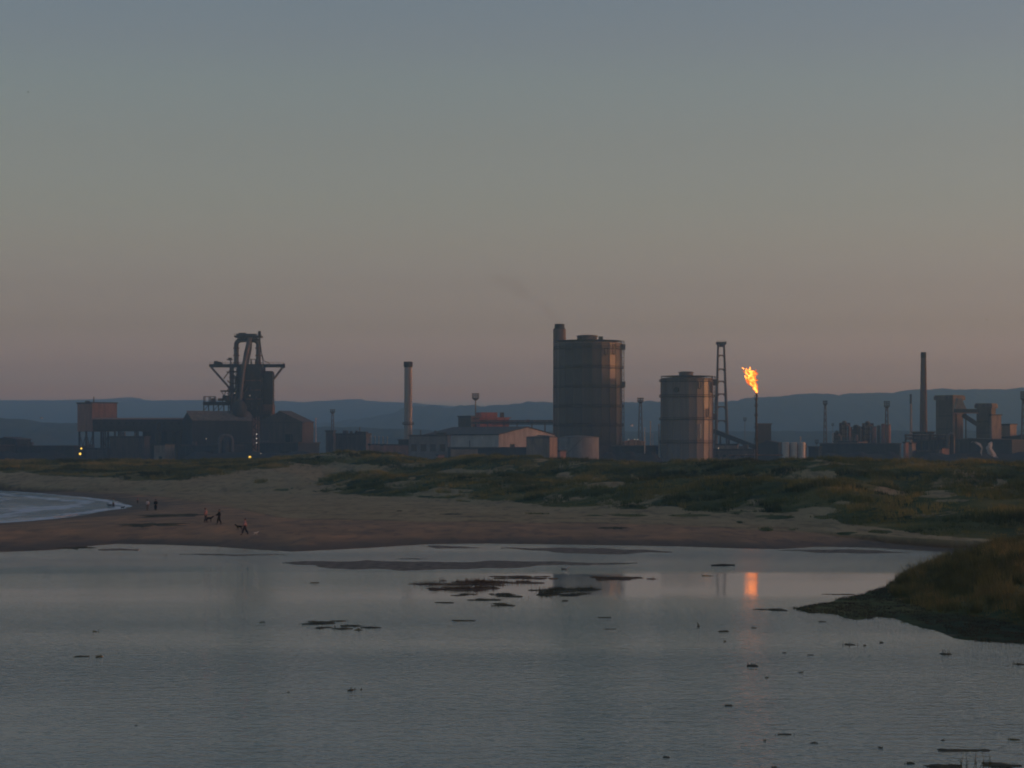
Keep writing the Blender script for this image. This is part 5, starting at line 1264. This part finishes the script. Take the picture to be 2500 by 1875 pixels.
# flare stack and flame
D = 800; S = D / F; K = D / 1150
o = empty('flare_stack', (gx(1847, D), D, 2.5), 'thin tall flare stack with a burning orange flame on top', 'flare stack')
b = MB(); b.tube([(gx(1847.5, D), D, 0.5), (gx(1847, D), D, gz(968, D))], [.42 * K, .36 * K], 12); b.build('stack_pipe', M['pipe'], o)
b = MB(); b.tube([(gx(1847, D), D, gz(968, D) + .01), (gx(1847, D), D, gz(959, D))], [.48 * K, .42 * K], 12); b.build('burner_tip', M['rust'], o)
b = MB(); b.tube([(gx(1844.5, D), D + .3, 0.5), (gx(1845, D), D + .3, gz(972, D))], .12, 6); b.build('pilot_pipe', M['steel'], o)
for y_ in (975, 992, 1015, 1045, 1075):
    b = MB(); b.box((gx(1845.5, D), D, gz(y_, D)), (1.1, 1.1, .15)); railing(b, [(gx(1845.5, D) - .55, D - .55), (gx(1845.5, D) + .55, D - .55)], gz(y_, D), .7 if y_ != 975 else 1.3, .5, .08); b.build('landing', M['steel'], o)
for s in (-1, 1):
    b = MB(); b.tube([(gx(1847, D) + s * 1.3, D + 6, 1), (gx(1847, D) + s * .3, D + .3, gz(1050, D))], .05, 4); b.build('guy_wire', M['steel'], o)
def flame_mat(name, c_lo, c_hi, s_lo, s_hi, alpha):
    m, nt_, out_ = new_mat(name)
    g = N(nt_, 'ShaderNodeNewGeometry'); nz = N(nt_, 'ShaderNodeTexNoise'); nz.inputs['Scale'].default_value = 0.9; nz.inputs['Detail'].default_value = 4
    nt_.links.new(g.outputs['Position'], nz.inputs['Vector'])
    cr_ = N(nt_, 'ShaderNodeValToRGB'); e_ = cr_.color_ramp.elements; e_[0].position = .38; e_[0].color = rgba(c_lo); e_[1].position = .58; e_[1].color = rgba(c_hi)
    nt_.links.new(nz.outputs['Fac'], cr_.inputs[0])
    mr_ = N(nt_, 'ShaderNodeMapRange'); mr_.inputs[1].default_value = .38; mr_.inputs[2].default_value = .6; mr_.inputs[3].default_value = s_lo; mr_.inputs[4].default_value = s_hi
    nt_.links.new(nz.outputs['Fac'], mr_.inputs[0])
    e_ = N(nt_, 'ShaderNodeEmission'); nt_.links.new(cr_.outputs[0], e_.inputs[0]); nt_.links.new(mr_.outputs[0], e_.inputs[1])
    if alpha < 1:
        t_ = N(nt_, 'ShaderNodeBsdfTransparent'); x_ = N(nt_, 'ShaderNodeMixShader'); x_.inputs[0].default_value = alpha
        nt_.links.new(t_.outputs[0], x_.inputs[1]); nt_.links.new(e_.outputs[0], x_.inputs[2]); nt_.links.new(x_.outputs[0], out_.inputs[0])
    else: nt_.links.new(e_.outputs[0], out_.inputs[0])
    return m
f_in = flame_mat('flame_core', (1.0, .22, .03), (1.0, .30, .045), .8, 2.0, 1)
f_out = flame_mat('flame_fringe', (1.0, .10, .008), (1.0, .18, .02), .25, .7, .42)
rr = random.Random(5)
spine = [(1847.5, 960, 1.3), (1846.5, 954, 3.2), (1843.5, 946, 5.0), (1839, 938, 7.4), (1835.5, 930, 9.6), (1833.5, 923, 9.6), (1835, 917, 7.6), (1836.5, 911, 8.6), (1833, 906, 7.2), (1826, 904.5, 3.0), (1822, 901.5, .5)]
def flame_body(kr, ph, n=20, SUB=4):
    sp_ = []
    for i in range(len(spine) - 1):
        a_, c_ = spine[i], spine[i + 1]
        for k in range(SUB): t = k / SUB; sp_.append(tuple(a_[j] + (c_[j] - a_[j]) * t for j in range(3)))
    sp_.append(spine[-1]); v = []
    for i, (px_, py_, r_) in enumerate(sp_):
        for k in range(n):
            a = 2 * PI * k / n
            q = kr * (1 + .20 * math.sin(a * 3 + i * .75 + ph) + .16 * math.sin(a * 5 - i * 1.1) + .16 * math.sin(i * 1.15 + ph))
            v.append((gx(px_, D) + r_ * S * q * math.cos(a), D + r_ * S * q * math.sin(a) * .8, gz(py_, D) + .3 * r_ * S * math.sin(a * 2 + i * .9)))
    f = [(i * n + k, i * n + (k + 1) % n, (i + 1) * n + (k + 1) % n, (i + 1) * n + k) for i in range(len(sp_) - 1) for k in range(n)] + [tuple(range(n))[::-1], tuple(range((len(sp_) - 1) * n, len(sp_) * n))]
    return MB().add(v, f, True)
fl = flame_body(.76, 0).build('flame', f_in, None, (gx(1847, D), D, gz(960, D))); tag(fl, 'bright yellow orange gas flame blowing left from the flare stack', 'flame')
flame_body(1.10, .5).build('flame_fringe', f_out, fl)
flame_body(1.38, .9).build('flame_fringe', flame_mat('flame_veil', (1.0, .12, .01), (1.0, .16, .02), .15, .4, .16), fl)
for i_, pts in enumerate(([(1826, 914, 1.5), (1822, 912, 2.2), (1821, 906, 1.9), (1822.5, 898, .3)], [(1820, 913, .4), (1816.5, 908, 1.0), (1813.5, 903, .3)], [(1830, 903, 1.8), (1831.5, 899, 1.5), (1831, 895.5, .2)],
                          [(1841, 913, 2.5), (1845, 908, 2.0), (1846, 901, .3)], [(1824, 924, 3.0), (1820.5, 921, 1.8), (1818, 916, .3)], [(1826, 934, 3.0), (1822.5, 930, 1.4), (1821.5, 926, .2)], [(1817, 901, .6), (1814.5, 899.5, .9), (1811, 897, .2)])):
    b = MB(); b.tube([at(p[0], p[1], D) for p in pts], [p[2] * S for p in pts], 8); b.build('flame_tongue', f_out if i_ % 2 else f_in, fl)

# three white tanks
for i, (px_, r_) in enumerate(((1918.5, 8), (1938.5, 7.8), (1958, 8.2))):
    o = tankobj('white_tank', px_, r_, 1081, 1270, M['tank'], ['left one of the three white upright tanks', 'middle one of the three white upright tanks', 'right one of the three white upright tanks'][i], 2, group='row of three white tanks', stair=False, n=24)
    D = 1270; b = MB(); b.tube([(gx(px_ + r_ + .3, D), D - 2.0, GZ), (gx(px_ + r_ + .3, D), D - 2.0, gz(1085, D))], .3, 6); b.build('side_pipe', M['rust'], o)
pole(1954, 1069, 1285, 3.2, 'short pale vent behind the right white tank')

# ------------------------------------------------------------------ masts, tank farm and towers on the right
mast(2014.5, 978, 988, 1500, 11.5, 'lattice floodlight mast left of the brown silo group', headcols=3, headrows=2)
mast(2165, 979, 993, 1520, 15.5, 'lattice floodlight mast rising behind the right silos', headcols=3, headrows=3)
mast(1818.5, 1019, 1027, 2400, 9, 'tiny faraway reddish mast left of the flare stack', headcols=3, headrows=2, lattice=False)
mast(2033, 1033, 1039, 2500, 7, 'tiny faraway mast just left of the silo group', headcols=2, headrows=2, lattice=False)
mast(1994, 1073, 1082, 1700, 10, 'small dark mast head low over the sheds left of the silo group', headcols=3, headrows=2, lattice=False)
mast(2499, 955, 975, 1380, 17, 'dark floodlight mast cut by the right picture edge', headcols=4, headrows=4)
block('long_dark_building', 2008, 2196, 2206, 1084, 1420, 14, M['dark'], 'long low dark building under the silo group', M['roof'], bays=16, rise=0, doors=((.5, 4, 5),))
block('long_dark_building', 1975, 1998, 2010, 1092, 1400, 20, M['dark'], 'short dark building right of the three white tanks', M['roof'])
D = 1450
def silo(px, rpx, yt, m, label, yb=1086, cone=2, group='silos and vessels behind the long dark building', DD_=1450):
    return tankobj('silo', px, rpx, yt, DD_, m, label, cone, 'silo', group, False, 20, None, 2)
silo(2034, 3.0, 1058, M['tank'], 'left of the two thin white silos at the left end of the silo group')
silo(2041.5, 3.4, 1057, M['tank'], 'right of the two thin white silos at the left end of the silo group')
silo(2135.5, 4.6, 1042, M['redbrown'], 'slim reddish silo in the middle of the silo group')
silo(2156, 4.8, 1036, M['redbrown'], 'first of the two tall reddish silos at the right end of the silo group')
silo(2168.5, 6.0, 1037, M['redbrown'], 'rightmost and widest reddish silo of the silo group')
silo(2145.5, 4.2, 1040, M['dark'], 'dark silo between the reddish silos')
silo(2099, 3.0, 1042, M['pipe'], 'thin upright vessel in front of the silo group middle')
silo(2092, 3.0, 1062, M['redbrown'], 'short reddish vessel low in the silo group', DD_=1440)
def process_tower(px0, px1, yt, D, nz, label, m='tan', steps=()):
    o = empty('process_tower', (gx((px0 + px1) / 2, D), D, GZ), label, 'process tower')
    b = MB(); frame_tower(b, gx(px0, D), gx(px1, D), D - 3, D + 4, GZ, gz(yt + 6, D), 2, 2, nz, .5); b.build('frame', M['rust'], o)
    w_ = px1 - px0
    b = MB(); b.prism([(gx(px0 + w_ * .1, D), D - 1.5), (gx(px1 - w_ * .25, D), D - 1.5), (gx(px1 - w_ * .25, D), D + 3), (gx(px0 + w_ * .1, D), D + 3)], GZ, gz(yt + 10, D)); b.build('cladding', M[m], o)
    b = MB(); b.lathe(gx(px0 + w_ * .45, D), D, [(w_ * .28 * D / F, gz(yt + 10, D)), (w_ * .28 * D / F, gz(yt + 3, D)), (w_ * .12 * D / F, gz(yt, D))], 14); b.build('cyclone', M['pipe'], o)
    b = MB()
    for i in range(nz): z = GZ + (gz(yt + 6, D) - GZ) * (i + 1) / nz; b.box((gx((px0 + px1) / 2, D), D + .5, z), ((px1 - px0 + 1.6) * D / F, 8.4, .25))
    b.build('decks', M['steel'], o)
    b = MB(); b.tube([(gx(px1 - 1, D), D - 4, GZ), (gx(px1 - 1, D), D - 4, gz(yt + 14, D)), (gx(px1 - w_ * .4, D), D - 4, gz(yt + 9, D))], .55, 8); b.build('duct', M['redbrown'], o)
    return o
process_tower(2052, 2073, 1027, 1450, 7, 'stepped brown process tower, the taller left one in the silo group')
process_tower(2036, 2052, 1051, 1450, 5, 'low brown process tower at the left of the silo group')
process_tower(2078, 2106, 1037, 1460, 6, 'broad brown process tower in the middle of the silo group', 'brown')
process_tower(2108, 2130, 1028, 1455, 7, 'brown process tower with ducts left of the reddish silos')
block('low_annex', 2040, 2094, 2130, 1079, 1436, 30, M['tan'], 'low pale annex strip at the foot of the silo group', M['roof'])
chimney(2254.7, 860, 6.6, 10.5, 1440, M['brick'], 'tall dark tapering chimney on the right', cap=874, crown=6.9)
chimney(2223.5, 962, 2.2, 3.6, 1600, M['concrete'], 'thin faint chimney just left of the tall dark one', cap=986, crown=2.6)
def tower_top(o, P, L, W, z0, z1, th):
    b = MB(); b.prism([P(-.9, -.9, 0)[:2], P(-.9, W + .9, 0)[:2], P(L + .9, W + .9, 0)[:2], P(L + .9, -.9, 0)[:2]], z1 - 2.2, z1 - .02); b.build('cornice', M['steel_mid'], o)
    b = MB()
    for i in range(3): b.box(P(L * .5, -.06, z0 + (z1 - z0) * (.3 + .2 * i)), (L * .95, .14, .4), th)
    b.build('bands', M['steel'], o)
block('transfer_tower', 2291, 2326, 2357, 967, 1400, 45, M['brown'], 'tall boxy transfer tower with projecting top, left of the pair on the right', M['roof_tan'], extra=tower_top)
D = 1392; o = empty('sloping_chute', (gx(2345, D), D, GZ), 'sloping clad chute leaning on the right side of the taller transfer tower', 'conveyor')
b = MB(); b.add([(gx(2336, D), D - 2, gz(972, D)), (gx(2346, D), D - 2, gz(972, D)), (gx(2360, D), D - 2, gz(1003, D)), (gx(2330, D), D - 2, gz(1003, D)), (gx(2336, D), D + 4, gz(972, D)), (gx(2346, D), D + 4, gz(972, D)), (gx(2360, D), D + 4, gz(1003, D)), (gx(2330, D), D + 4, gz(1003, D))],
    [(0, 1, 2, 3), (4, 5, 6, 7), (1, 5, 6, 2), (0, 4, 5, 1), (3, 2, 6, 7), (0, 3, 7, 4)]); b.build('clad_chute', M['tan'], o)
b = MB(); b.beam((gx(2334, D), D, GZ), (gx(2334, D), D, gz(1003, D)), .6); b.beam((gx(2358, D), D, GZ), (gx(2358, D), D, gz(1003, D)), .6); b.build('support', M['steel'], o)
D = 1385; o = empty('bridge_gallery', (gx(2360, D), D, GZ), 'enclosed bridge gallery joining the two transfer towers', 'conveyor')
b = MB(); b.box((gx(2359, D), D, gz(1003, D)), (58 * D / F, 4, 2.1)); b.build('gallery', M['dark'], o)
b = MB(); b.box((gx(2359, D), D, gz(1008.6, D)), (57 * D / F, 3.4, .35)); b.build('floor', M['redbrown'], o)
b = MB(); b.beam((gx(2353, D), D + 3, gz(1013, D)), (gx(2392, D), D + 3, gz(1038, D)), 2.3); b.build('sloping_conveyor', M['dark'], o)
b = MB(); b.beam((gx(2387, D), D + 3, GZ), (gx(2387, D), D + 3, gz(1036, D)), .5); b.build('trestle', M['steel'], o)
block('transfer_tower', 2388, 2420, 2436, 987, 1390, 32, M['brown'], 'slightly shorter transfer tower right of the boxy one', M['roof_tan'], extra=tower_top)
block('tower_annex', 2418, 2421, 2447, 1014, 1375, 65, M['tan'], 'pale lit annex against the right side of the shorter transfer tower', M['steel'])
block('crusher_house', 2447, 2466, 2486, 1037, 1400, 45, M['tan'], 'small square crusher house near the right edge', M['roof'])
block('stack_annex', 2232, 2262, 2286, 1056, 1410, 40, M['dark'], 'dark flue house around the foot of the tall dark chimney', M['roof'])
block('rolling_shed', 2280, 2470, 2560, 1075, 1360, 35, M['dark'], 'wide dark shed under the two transfer towers', M['roof'], bays=10, rise=4, ridge='cross')
block('dark_hall', 2440, 2560, 2640, 1068, 1380, 30, M['dark'], 'dark hall running out of the right picture edge', M['roof'], rise=6, ridge='cross', bays=6)
block('kiosk', 2207, 2211, 2220, 1081, 1300, 65, M['redbrown'], 'left of two narrow reddish kiosks left of the tall dark chimney', M['roof'])
block('kiosk', 2221, 2226, 2237, 1083, 1305, 60, M['tan'], 'right of two narrow kiosks left of the tall dark chimney', M['roof'])
block('pump_room', 2296, 2300, 2318, 1096, 1290, 65, M['redbrown'], 'small bright pink pump room under the boxy transfer tower', M['roof'], over=.2)
block('pipe_store', 2238, 2292, 2298, 1102, 1300, 14, M['dark'], 'low dark store left of the bright pink pump room', M['roof'])
D = 1310; o = empty('pipe_loop', (gx(2322, D), D, GZ), 'tall dull pipe loop right of the pink pump room', 'pipework')
b = MB(); b.tube([(gx(2315, D), D, GZ), (gx(2315, D), D, gz(1066, D)), (gx(2318, D), D, gz(1060, D)), (gx(2322, D), D, gz(1058.5, D)), (gx(2327, D), D, gz(1060, D)), (gx(2328, D), D, gz(1066, D)), (gx(2328, D), D, GZ)], .75, 10); b.build('pipe', M['pipe'], o)
b = MB(); b.tube([(gx(2324, D), D + 1.5, GZ), (gx(2324, D), D + 1.5, gz(1066, D))], 1.3, 12); b.build('column', M['brown'], o)
D = 1320; o = empty('pipe_rack', (gx(2270, D), D, GZ), 'pipe rack crossing below the tall dark chimney', 'pipework')
b = MB()
for k, y_ in enumerate((1068, 1071.5, 1062)): b.tube([(gx(2210, D), D + k, gz(y_, D)), (gx(2312, D), D + k, gz(y_, D))], .35 + .1 * k, 8)
b.build('pipes', M['steel_mid'], o)
for px_ in (2212, 2230, 2250, 2270, 2290, 2308):
    b = MB(); b.beam((gx(px_, D), D - .5, GZ), (gx(px_, D), D - .5, gz(1060, D)), .4); b.beam((gx(px_, D), D + 3, GZ), (gx(px_, D), D + 3, gz(1060, D)), .4); b.beam((gx(px_, D), D - .5, gz(1067, D)), (gx(px_, D), D + 3, gz(1067, D)), .4); b.build('trestle', M['steel'], o)
D = 1240; o = empty('pipe_rack', (gx(1880, D), D, GZ), 'low pipe rack between the flare stack and the white tanks', 'pipework')
b = MB()
for k in range(2): b.tube([(gx(1780, D), D + k * .9, gz(1111, D)), (gx(1912, D), D + k * .9, gz(1111, D))], .35, 8)
b.build('pipes', M['rust'], o)
for px_ in (1790, 1815, 1840, 1868, 1892):
    b = MB(); b.beam((gx(px_, D), D, GZ - 1), (gx(px_, D), D, gz(1112, D)), .35); b.build('trestle', M['steel'], o)

# ------------------------------------------------------------------ smoke and steam
def vapour(name, pts, D, dens, label, colr=(.9, .9, .92), nscale=.25, thr=(.35, .7)):
    m, nt_, out_ = new_mat(name)
    vs_ = N(nt_, 'ShaderNodeVolumePrincipled'); vs_.inputs['Color'].default_value = rgba(colr); vs_.inputs['Anisotropy'].default_value = 0.2
    g = N(nt_, 'ShaderNodeNewGeometry'); nz = N(nt_, 'ShaderNodeTexNoise'); nz.inputs['Scale'].default_value = nscale; nz.inputs['Detail'].default_value = 3
    nt_.links.new(g.outputs['Position'], nz.inputs['Vector'])
    mr_ = N(nt_, 'ShaderNodeMapRange'); mr_.inputs[1].default_value = thr[0]; mr_.inputs[2].default_value = thr[1]; mr_.inputs[3].default_value = 0; mr_.inputs[4].default_value = dens
    nt_.links.new(nz.outputs['Fac'], mr_.inputs[0]); nt_.links.new(mr_.outputs[0], vs_.inputs['Density']); nt_.links.new(vs_.outputs[0], out_.inputs['Volume'])
    b = MB(); b.tube([at(p[0], p[1], D) for p in pts], [p[2] / F * D for p in pts], 14)
    o = b.build(name, m, None, tuple(at(pts[0][0], pts[0][1], D))); return tag(o, label, kind='stuff')
vapour('steam', [(2436, 1118, .8), (2428, 1112, 5), (2418, 1103, 8), (2414, 1093, 7.5), (2418, 1085, 6), (2421, 1079, 2)], 1225, 1.6, 'white steam puffing up near the right edge', thr=(.36, .5))
vapour('steam', [(2397, 1113, 1), (2395, 1104, 2.5), (2398, 1094, 2.4), (2392, 1085, 3.5), (2382, 1080, 3), (2374, 1079, 1)], 1228, .5, 'thin curl of steam left of the main puff', thr=(.4, .6))
vapour('smoke', [(1362, 791, 9), (1345, 768, 10), (1318, 740, 14), (1285, 715, 18), (1250, 696, 22), (1215, 685, 20), (1190, 680, 6)], 1460, .019, 'faint smoke drifting left from the massive brick chimney', (.35, .3, .3), .05, (.35, .75))

# ------------------------------------------------------------------ people, dogs, birds
def skin_graph(name, nodes, edges, mat_, parent, origin, sub=1, root=0, heading=0.0, sc_=1.0):
    kf = {'body': 1.12, 'jacket': 1.55, 'trousers': 1.5, 'hair': 1.35, 'shoe': 1.25, 'collar': 1.2}.get(name, 1.0)
    me = bpy.data.meshes.new(name); c, s = math.cos(heading), math.sin(heading)
    me.from_pydata([((p[0] * c - p[1] * s) * sc_, (p[0] * s + p[1] * c) * sc_, p[2] * sc_) for p in nodes], edges, []); me.materials.append(mat_)
    o = bpy.data.objects.new(name, me); col.objects.link(o); o.parent = parent
    m_ = o.modifiers.new('skin', 'SKIN'); m_.use_smooth_shade = True
    sv = me.skin_vertices[0].data
    for i, p in enumerate(nodes): sv[i].radius = (p[3] * sc_ * kf, (p[4] if len(p) > 4 else p[3]) * sc_ * kf)
    sv[root].use_root = True
    m2 = o.modifiers.new('sub', 'SUBSURF'); m2.levels = sub; m2.render_levels = sub
    return o

def person(px, py, D, label, top, legs_, heading=0.0, scale=1.0, stride=0.3, arms=((.1, .1), (-.1, .1)), hair='hair', lean=0.0, shorts=False, hgt=None):
    """x forward, y to the left; heading turns it"""
    x = gx(px, D); z = float(height(np.array([x]), np.array([D]))[0])
    o = empty('person', (x, D, z), label, 'person')
    s = stride
    hipz = 0.90
    N_ = [(0, 0, .95, .135, .11), (lean * .3, 0, 1.12, .12, .10), (lean * .7, 0, 1.32, .155, .11), (lean, 0, 1.46, .07, .07), (lean, 0, 1.53, .055, .055), (lean + .02, 0, 1.60, .085, .075), (lean + .01, 0, 1.70, .09, .085), (lean, 0, 1.755, .05, .05),
          (lean + .105, 0, 1.625, .016, .016)]
    E_ = [(0, 1), (1, 2), (2, 3), (3, 4), (4, 5), (5, 6), (6, 7), (5, 8)]
    leg = []
    for sy, d in ((1, s), (-1, -s)):
        n0 = len(N_)
        kx = d * .55 + .05; ax = d * 1.0 - (.05 if d < 0 else 0); az = .09 + (.05 if d < 0 else 0) * (abs(s) > .2)
        N_ += [(0.0, sy * .095, .86, .088), (kx, sy * .10, .49, .058), (kx * .6 + ax * .4 - .01, sy * .10, .33, .055), (ax, sy * .10, az, .036), (ax + .12, sy * .11, az - .055, .036, .03), (ax + .19, sy * .11, az - .06, .026, .02)]
        E_ += [(0, n0), (n0, n0 + 1), (n0 + 1, n0 + 2), (n0 + 2, n0 + 3), (n0 + 3, n0 + 4), (n0 + 4, n0 + 5)]
        leg.append([(0.0, sy * .095, .88, .105), (kx, sy * .10, .49, .078), (kx * .6 + ax * .4 - .01, sy * .10, .33, .07), (ax, sy * .10, az + .03, .055)])
    slv = []
    for sy, (ax, by) in zip((1, -1), arms):
        n0 = len(N_); shx = lean * .85
        ex, ez = shx + ax * .5 - .03, 1.14; hx, hz = shx + ax * 1.5 + .05, .90 + abs(ax) * .25
        ya = sy * (.21 + by * .2)
        N_ += [(shx, sy * .17, 1.41, .055), (ex, ya, ez, .042), (ex * .5 + hx * .5, ya, (ez + hz) / 2, .036), (hx, ya, hz, .026, .022), (hx + .02, ya, hz - .07, .034, .018)]
        E_ += [(2, n0), (n0, n0 + 1), (n0 + 1, n0 + 2), (n0 + 2, n0 + 3), (n0 + 3, n0 + 4)]
        for k in range(4):   # fingers, unequal and curled
            m0 = len(N_); fy = -.024 + .016 * k; L_ = (.075, .085, .08, .062)[k]
            N_ += [(hx + .035 - abs(fy) * .2, ya + fy, hz - .07 - L_ * .55, .0095), (hx + .025, ya + fy, hz - .07 - L_, .008)]
            E_ += [(n0 + 4, m0), (m0, m0 + 1)]
        m0 = len(N_); N_ += [(hx + .05, ya - sy * .03, hz - .06, .011), (hx + .06, ya - sy * .03, hz - .10, .009)]; E_ += [(n0 + 3, m0), (m0, m0 + 1)]
        slv.append([(shx, sy * .17, 1.41, .078), (ex, ya, ez, .062), (ex * .4 + hx * .6, ya, ez * .4 + hz * .6, .052)])
    skin_graph('body', N_, E_, M['skin'], o, None, 1, 0, heading, scale)
    T = [(lean * .05, 0, .93, .165, .13), (lean * .3, 0, 1.10, .155, .125), (lean * .7, 0, 1.32, .19, .14), (lean * .95, 0, 1.45, .09, .085)]
    TE = [(0, 1), (1, 2), (2, 3)]
    for q in slv: n0 = len(T); T += q; TE += [(2, n0), (n0, n0 + 1), (n0 + 1, n0 + 2)]
    skin_graph('jacket', T, TE, M[top], o, None, 1, 0, heading, scale)
    P_ = [(0, 0, 1.05, .11, .09), (0, 0, .95, .125, .105)]; PE = [(0, 1)]
    for q in leg:
        n0 = len(P_); P_ += q if not shorts else q[:2]; PE += [(1, n0)] + [(n0 + i, n0 + i + 1) for i in range(len(q if not shorts else q[:2]) - 1)]
    skin_graph('trousers', P_, PE, M[legs_], o, None, 1, 0, heading, scale)
    skin_graph('hair', [(lean - .05, 0, 1.60, .075, .08), (lean - .04, 0, 1.68, .105, .095), (lean - .005, 0, 1.765, .09, .085)], [(0, 1), (1, 2)], M[hair], o, None, 1, 0, heading, scale)
    for q in leg:
        a = q[-1]; skin_graph('shoe', [(a[0] - .04, a[1], a[2] - .075, .045), (a[0] + .10, a[1], a[2] - .085, .045, .04), (a[0] + .2, a[1], a[2] - .09, .035, .03)], [(0, 1), (1, 2)], M['black'], o, None, 1, 0, heading, scale)
    return o

def dog(px, py, D, label, m, heading=0.0, scale=1.0, trot=.08):
    scale *= .88; x = gx(px, D); z = float(height(np.array([x]), np.array([D]))[0])
    o = empty('dog', (x, D, max(z, -.05)), label, 'dog')
    N_ = [(0, 0, .50, .115, .125), (.22, 0, .50, .12, .15), (.36, 0, .54, .09, .11), (.46, 0, .66, .065), (.54, 0, .74, .07), (.64, 0, .72, .045), (.71, 0, .70, .028),
          (-.22, 0, .53, .10, .10), (-.36, 0, .54, .06), (-.46, 0, .60, .028), (-.58, 0, .68, .016),
          (.52, .05, .82, .02), (.52, -.05, .82, .02)]
    E_ = [(0, 1), (1, 2), (2, 3), (3, 4), (4, 5), (5, 6), (0, 7), (7, 8), (8, 9), (9, 10), (4, 11), (4, 12)]
    for sy, d in ((1, trot), (-1, -trot)):
        n0 = len(N_)
        N_ += [(.25, sy * .08, .42, .05), (.24 + d * .5, sy * .08, .27, .03), (.25 + d, sy * .08, .13, .02), (.26 + d * 1.2, sy * .08, .025, .022), (.31 + d * 1.2, sy * .08, .018, .02)]
        E_ += [(1, n0)] + [(n0 + i, n0 + i + 1) for i in range(4)]
        n0 = len(N_)
        N_ += [(-.24, sy * .08, .43, .07), (-.17 - d * .4, sy * .08, .30, .04), (-.33 - d, sy * .08, .17, .024), (-.29 - d, sy * .08, .025, .022), (-.24 - d, sy * .08, .018, .02)]
        E_ += [(7, n0)] + [(n0 + i, n0 + i + 1) for i in range(4)]
    skin_graph('body', N_, E_, M[m], o, None, 1, 0, heading, scale)
    skin_graph('collar', [(.40, 0, .60, .078), (.43, 0, .63, .075)], [(0, 1)], M['red'], o, None, 1, 0, heading, scale)
    return o
def Dat(py, z=.85): return (H - z) * F / (py - HY)
person(598, 1299, Dat(1299), 'person in red top striding along the beach, furthest right of the walkers', 'pink', 'navy', R(200), 1.0, .34, ((.2, .1), (-.2, .1)))
dog(585, 1291, Dat(1292), 'dark dog walking just left of the striding person in red', 'furdark', R(170), 1.0)
dog(624, 1299, Dat(1300), 'small white dog on the sand right of the striding person in red', 'furwhite', R(20), .6)
person(535, 1280, Dat(1280), 'person all in black walking on the beach left of the one in red', 'black', 'black', R(185), 1.03, .2, ((.35, .0), (-.1, .1)))
person(502, 1275, Dat(1275), 'person in pink top and dark trousers standing beside a dark dog', 'pink', 'navy', R(10), 1.0, .12)
dog(510, 1273, Dat(1274), 'large dark dog standing right of the person in the pink top', 'furdark', R(0), 1.1, .05)
person(380, 1241, Dat(1241), 'person all in black standing still near the sea inlet', 'black', 'black', R(95), 1.02, .05)
person(360, 1239, Dat(1239), 'person in white top and light trousers beside the one in black', 'whitecloth', 'khaki', R(85), .97, .1)
person(336, 1220, Dat(1220), 'small child in pink top on the far sand', 'pink', 'navy', R(60), .68, .1)
person(277, 1226, Dat(1226), 'person in pale blue top at the edge of the sea', 'blue', 'navy', R(190), .98, .15)
dog(268, 1225, Dat(1226), 'dark dog wading beside the person in pale blue', 'furdark', R(185), .9)
dog(299, 1236, Dat(1236, .6), 'small dark dog alone on the wet sand at the tip of the sea', 'furdark', R(30), .8)

def gull(loc, label, span=1.2, flying=True, heading=0.0, cat='bird', dark=False):
    o = empty('gull', loc, label, cat, None)
    b1, b2 = ('feather', 'featherdark') if not dark else ('featherdark', 'featherdark')
    k = span / 1.2
    skin_graph('body', [(-.26, 0, 0, .02, .04), (-.12, 0, .01, .06), (.05, 0, .02, .075), (.17, 0, .05 if flying else .11, .045), (.23, 0, .06 if flying else .17, .045), (.30, 0, .06 if flying else .16, .012)], [(0, 1), (1, 2), (2, 3), (3, 4), (4, 5)], M[b1], o, None, 1, 0, heading, k)
    for s in (-1, 1):
        b = MB(); P_ = [(.06, 0, .04), (-.08, 0, .04), (-.06, s * .3, .16), (.08, s * .3, .16), (-.16, s * .62, .10), (-.06, s * .6, .10)] if flying else [(.08, s * .05, .06), (-.25, s * .05, .05), (-.22, s * .085, .0), (.06, s * .085, .02), (-.3, s * .04, .06), (-.28, s * .05, .04)]
        c_, s_ = math.cos(heading), math.sin(heading)
        v = [((p[0] * c_ - p[1] * s_) * k + loc[0], (p[0] * s_ + p[1] * c_) * k + loc[1], p[2] * k + loc[2] + dz) for dz in (0, .015) for p in P_]
        b.add(v, [(0, 1, 2, 3), (3, 2, 4, 5), (6, 7, 8, 9), (9, 8, 10, 11), (1, 0, 6, 7), (0, 3, 9, 6), (3, 5, 11, 9), (5, 4, 10, 11), (4, 2, 8, 10), (2, 1, 7, 8)]); b.build('wing', M[b2], o)
    return o
gull(tuple(at(69, 225, 260)), 'tiny dark bird high in the sky at the upper left', .45, True, .6, dark=True)
gull(tuple(at(2409, 781, 260)), 'tiny dark bird in the sky above the right chimneys', .35, True, 1.0, dark=True)
gx_, gy_ = on_level(1380, 1391); gull((gx_, gy_, .04), 'white gull sitting on the water in the dark gasholder reflection', 1.5, False, .2)

# ------------------------------------------------------------------ haze: one closed box of even, thin, pale air
hm, hnt, ho = new_mat('haze')
hv = N(hnt, 'ShaderNodeVolumePrincipled'); hv.inputs['Color'].default_value = (0.30, 0.64, 0.98, 1)
HAZE = 1.9e-4
hv.inputs['Density'].default_value = HAZE; hv.inputs['Anisotropy'].default_value = 0.0
hnt.links.new(hv.outputs[0], ho.inputs['Volume'])
b = MB(); b.prism([(-6500, -900), (6500, -900), (6500, 16500), (-6500, 16500)], -14.0, 260.0)
hz = b.build('haze', hm); hz.display_type = 'WIRE'; tag(hz, 'thin bluish evening haze over the shore and hills', kind='stuff')
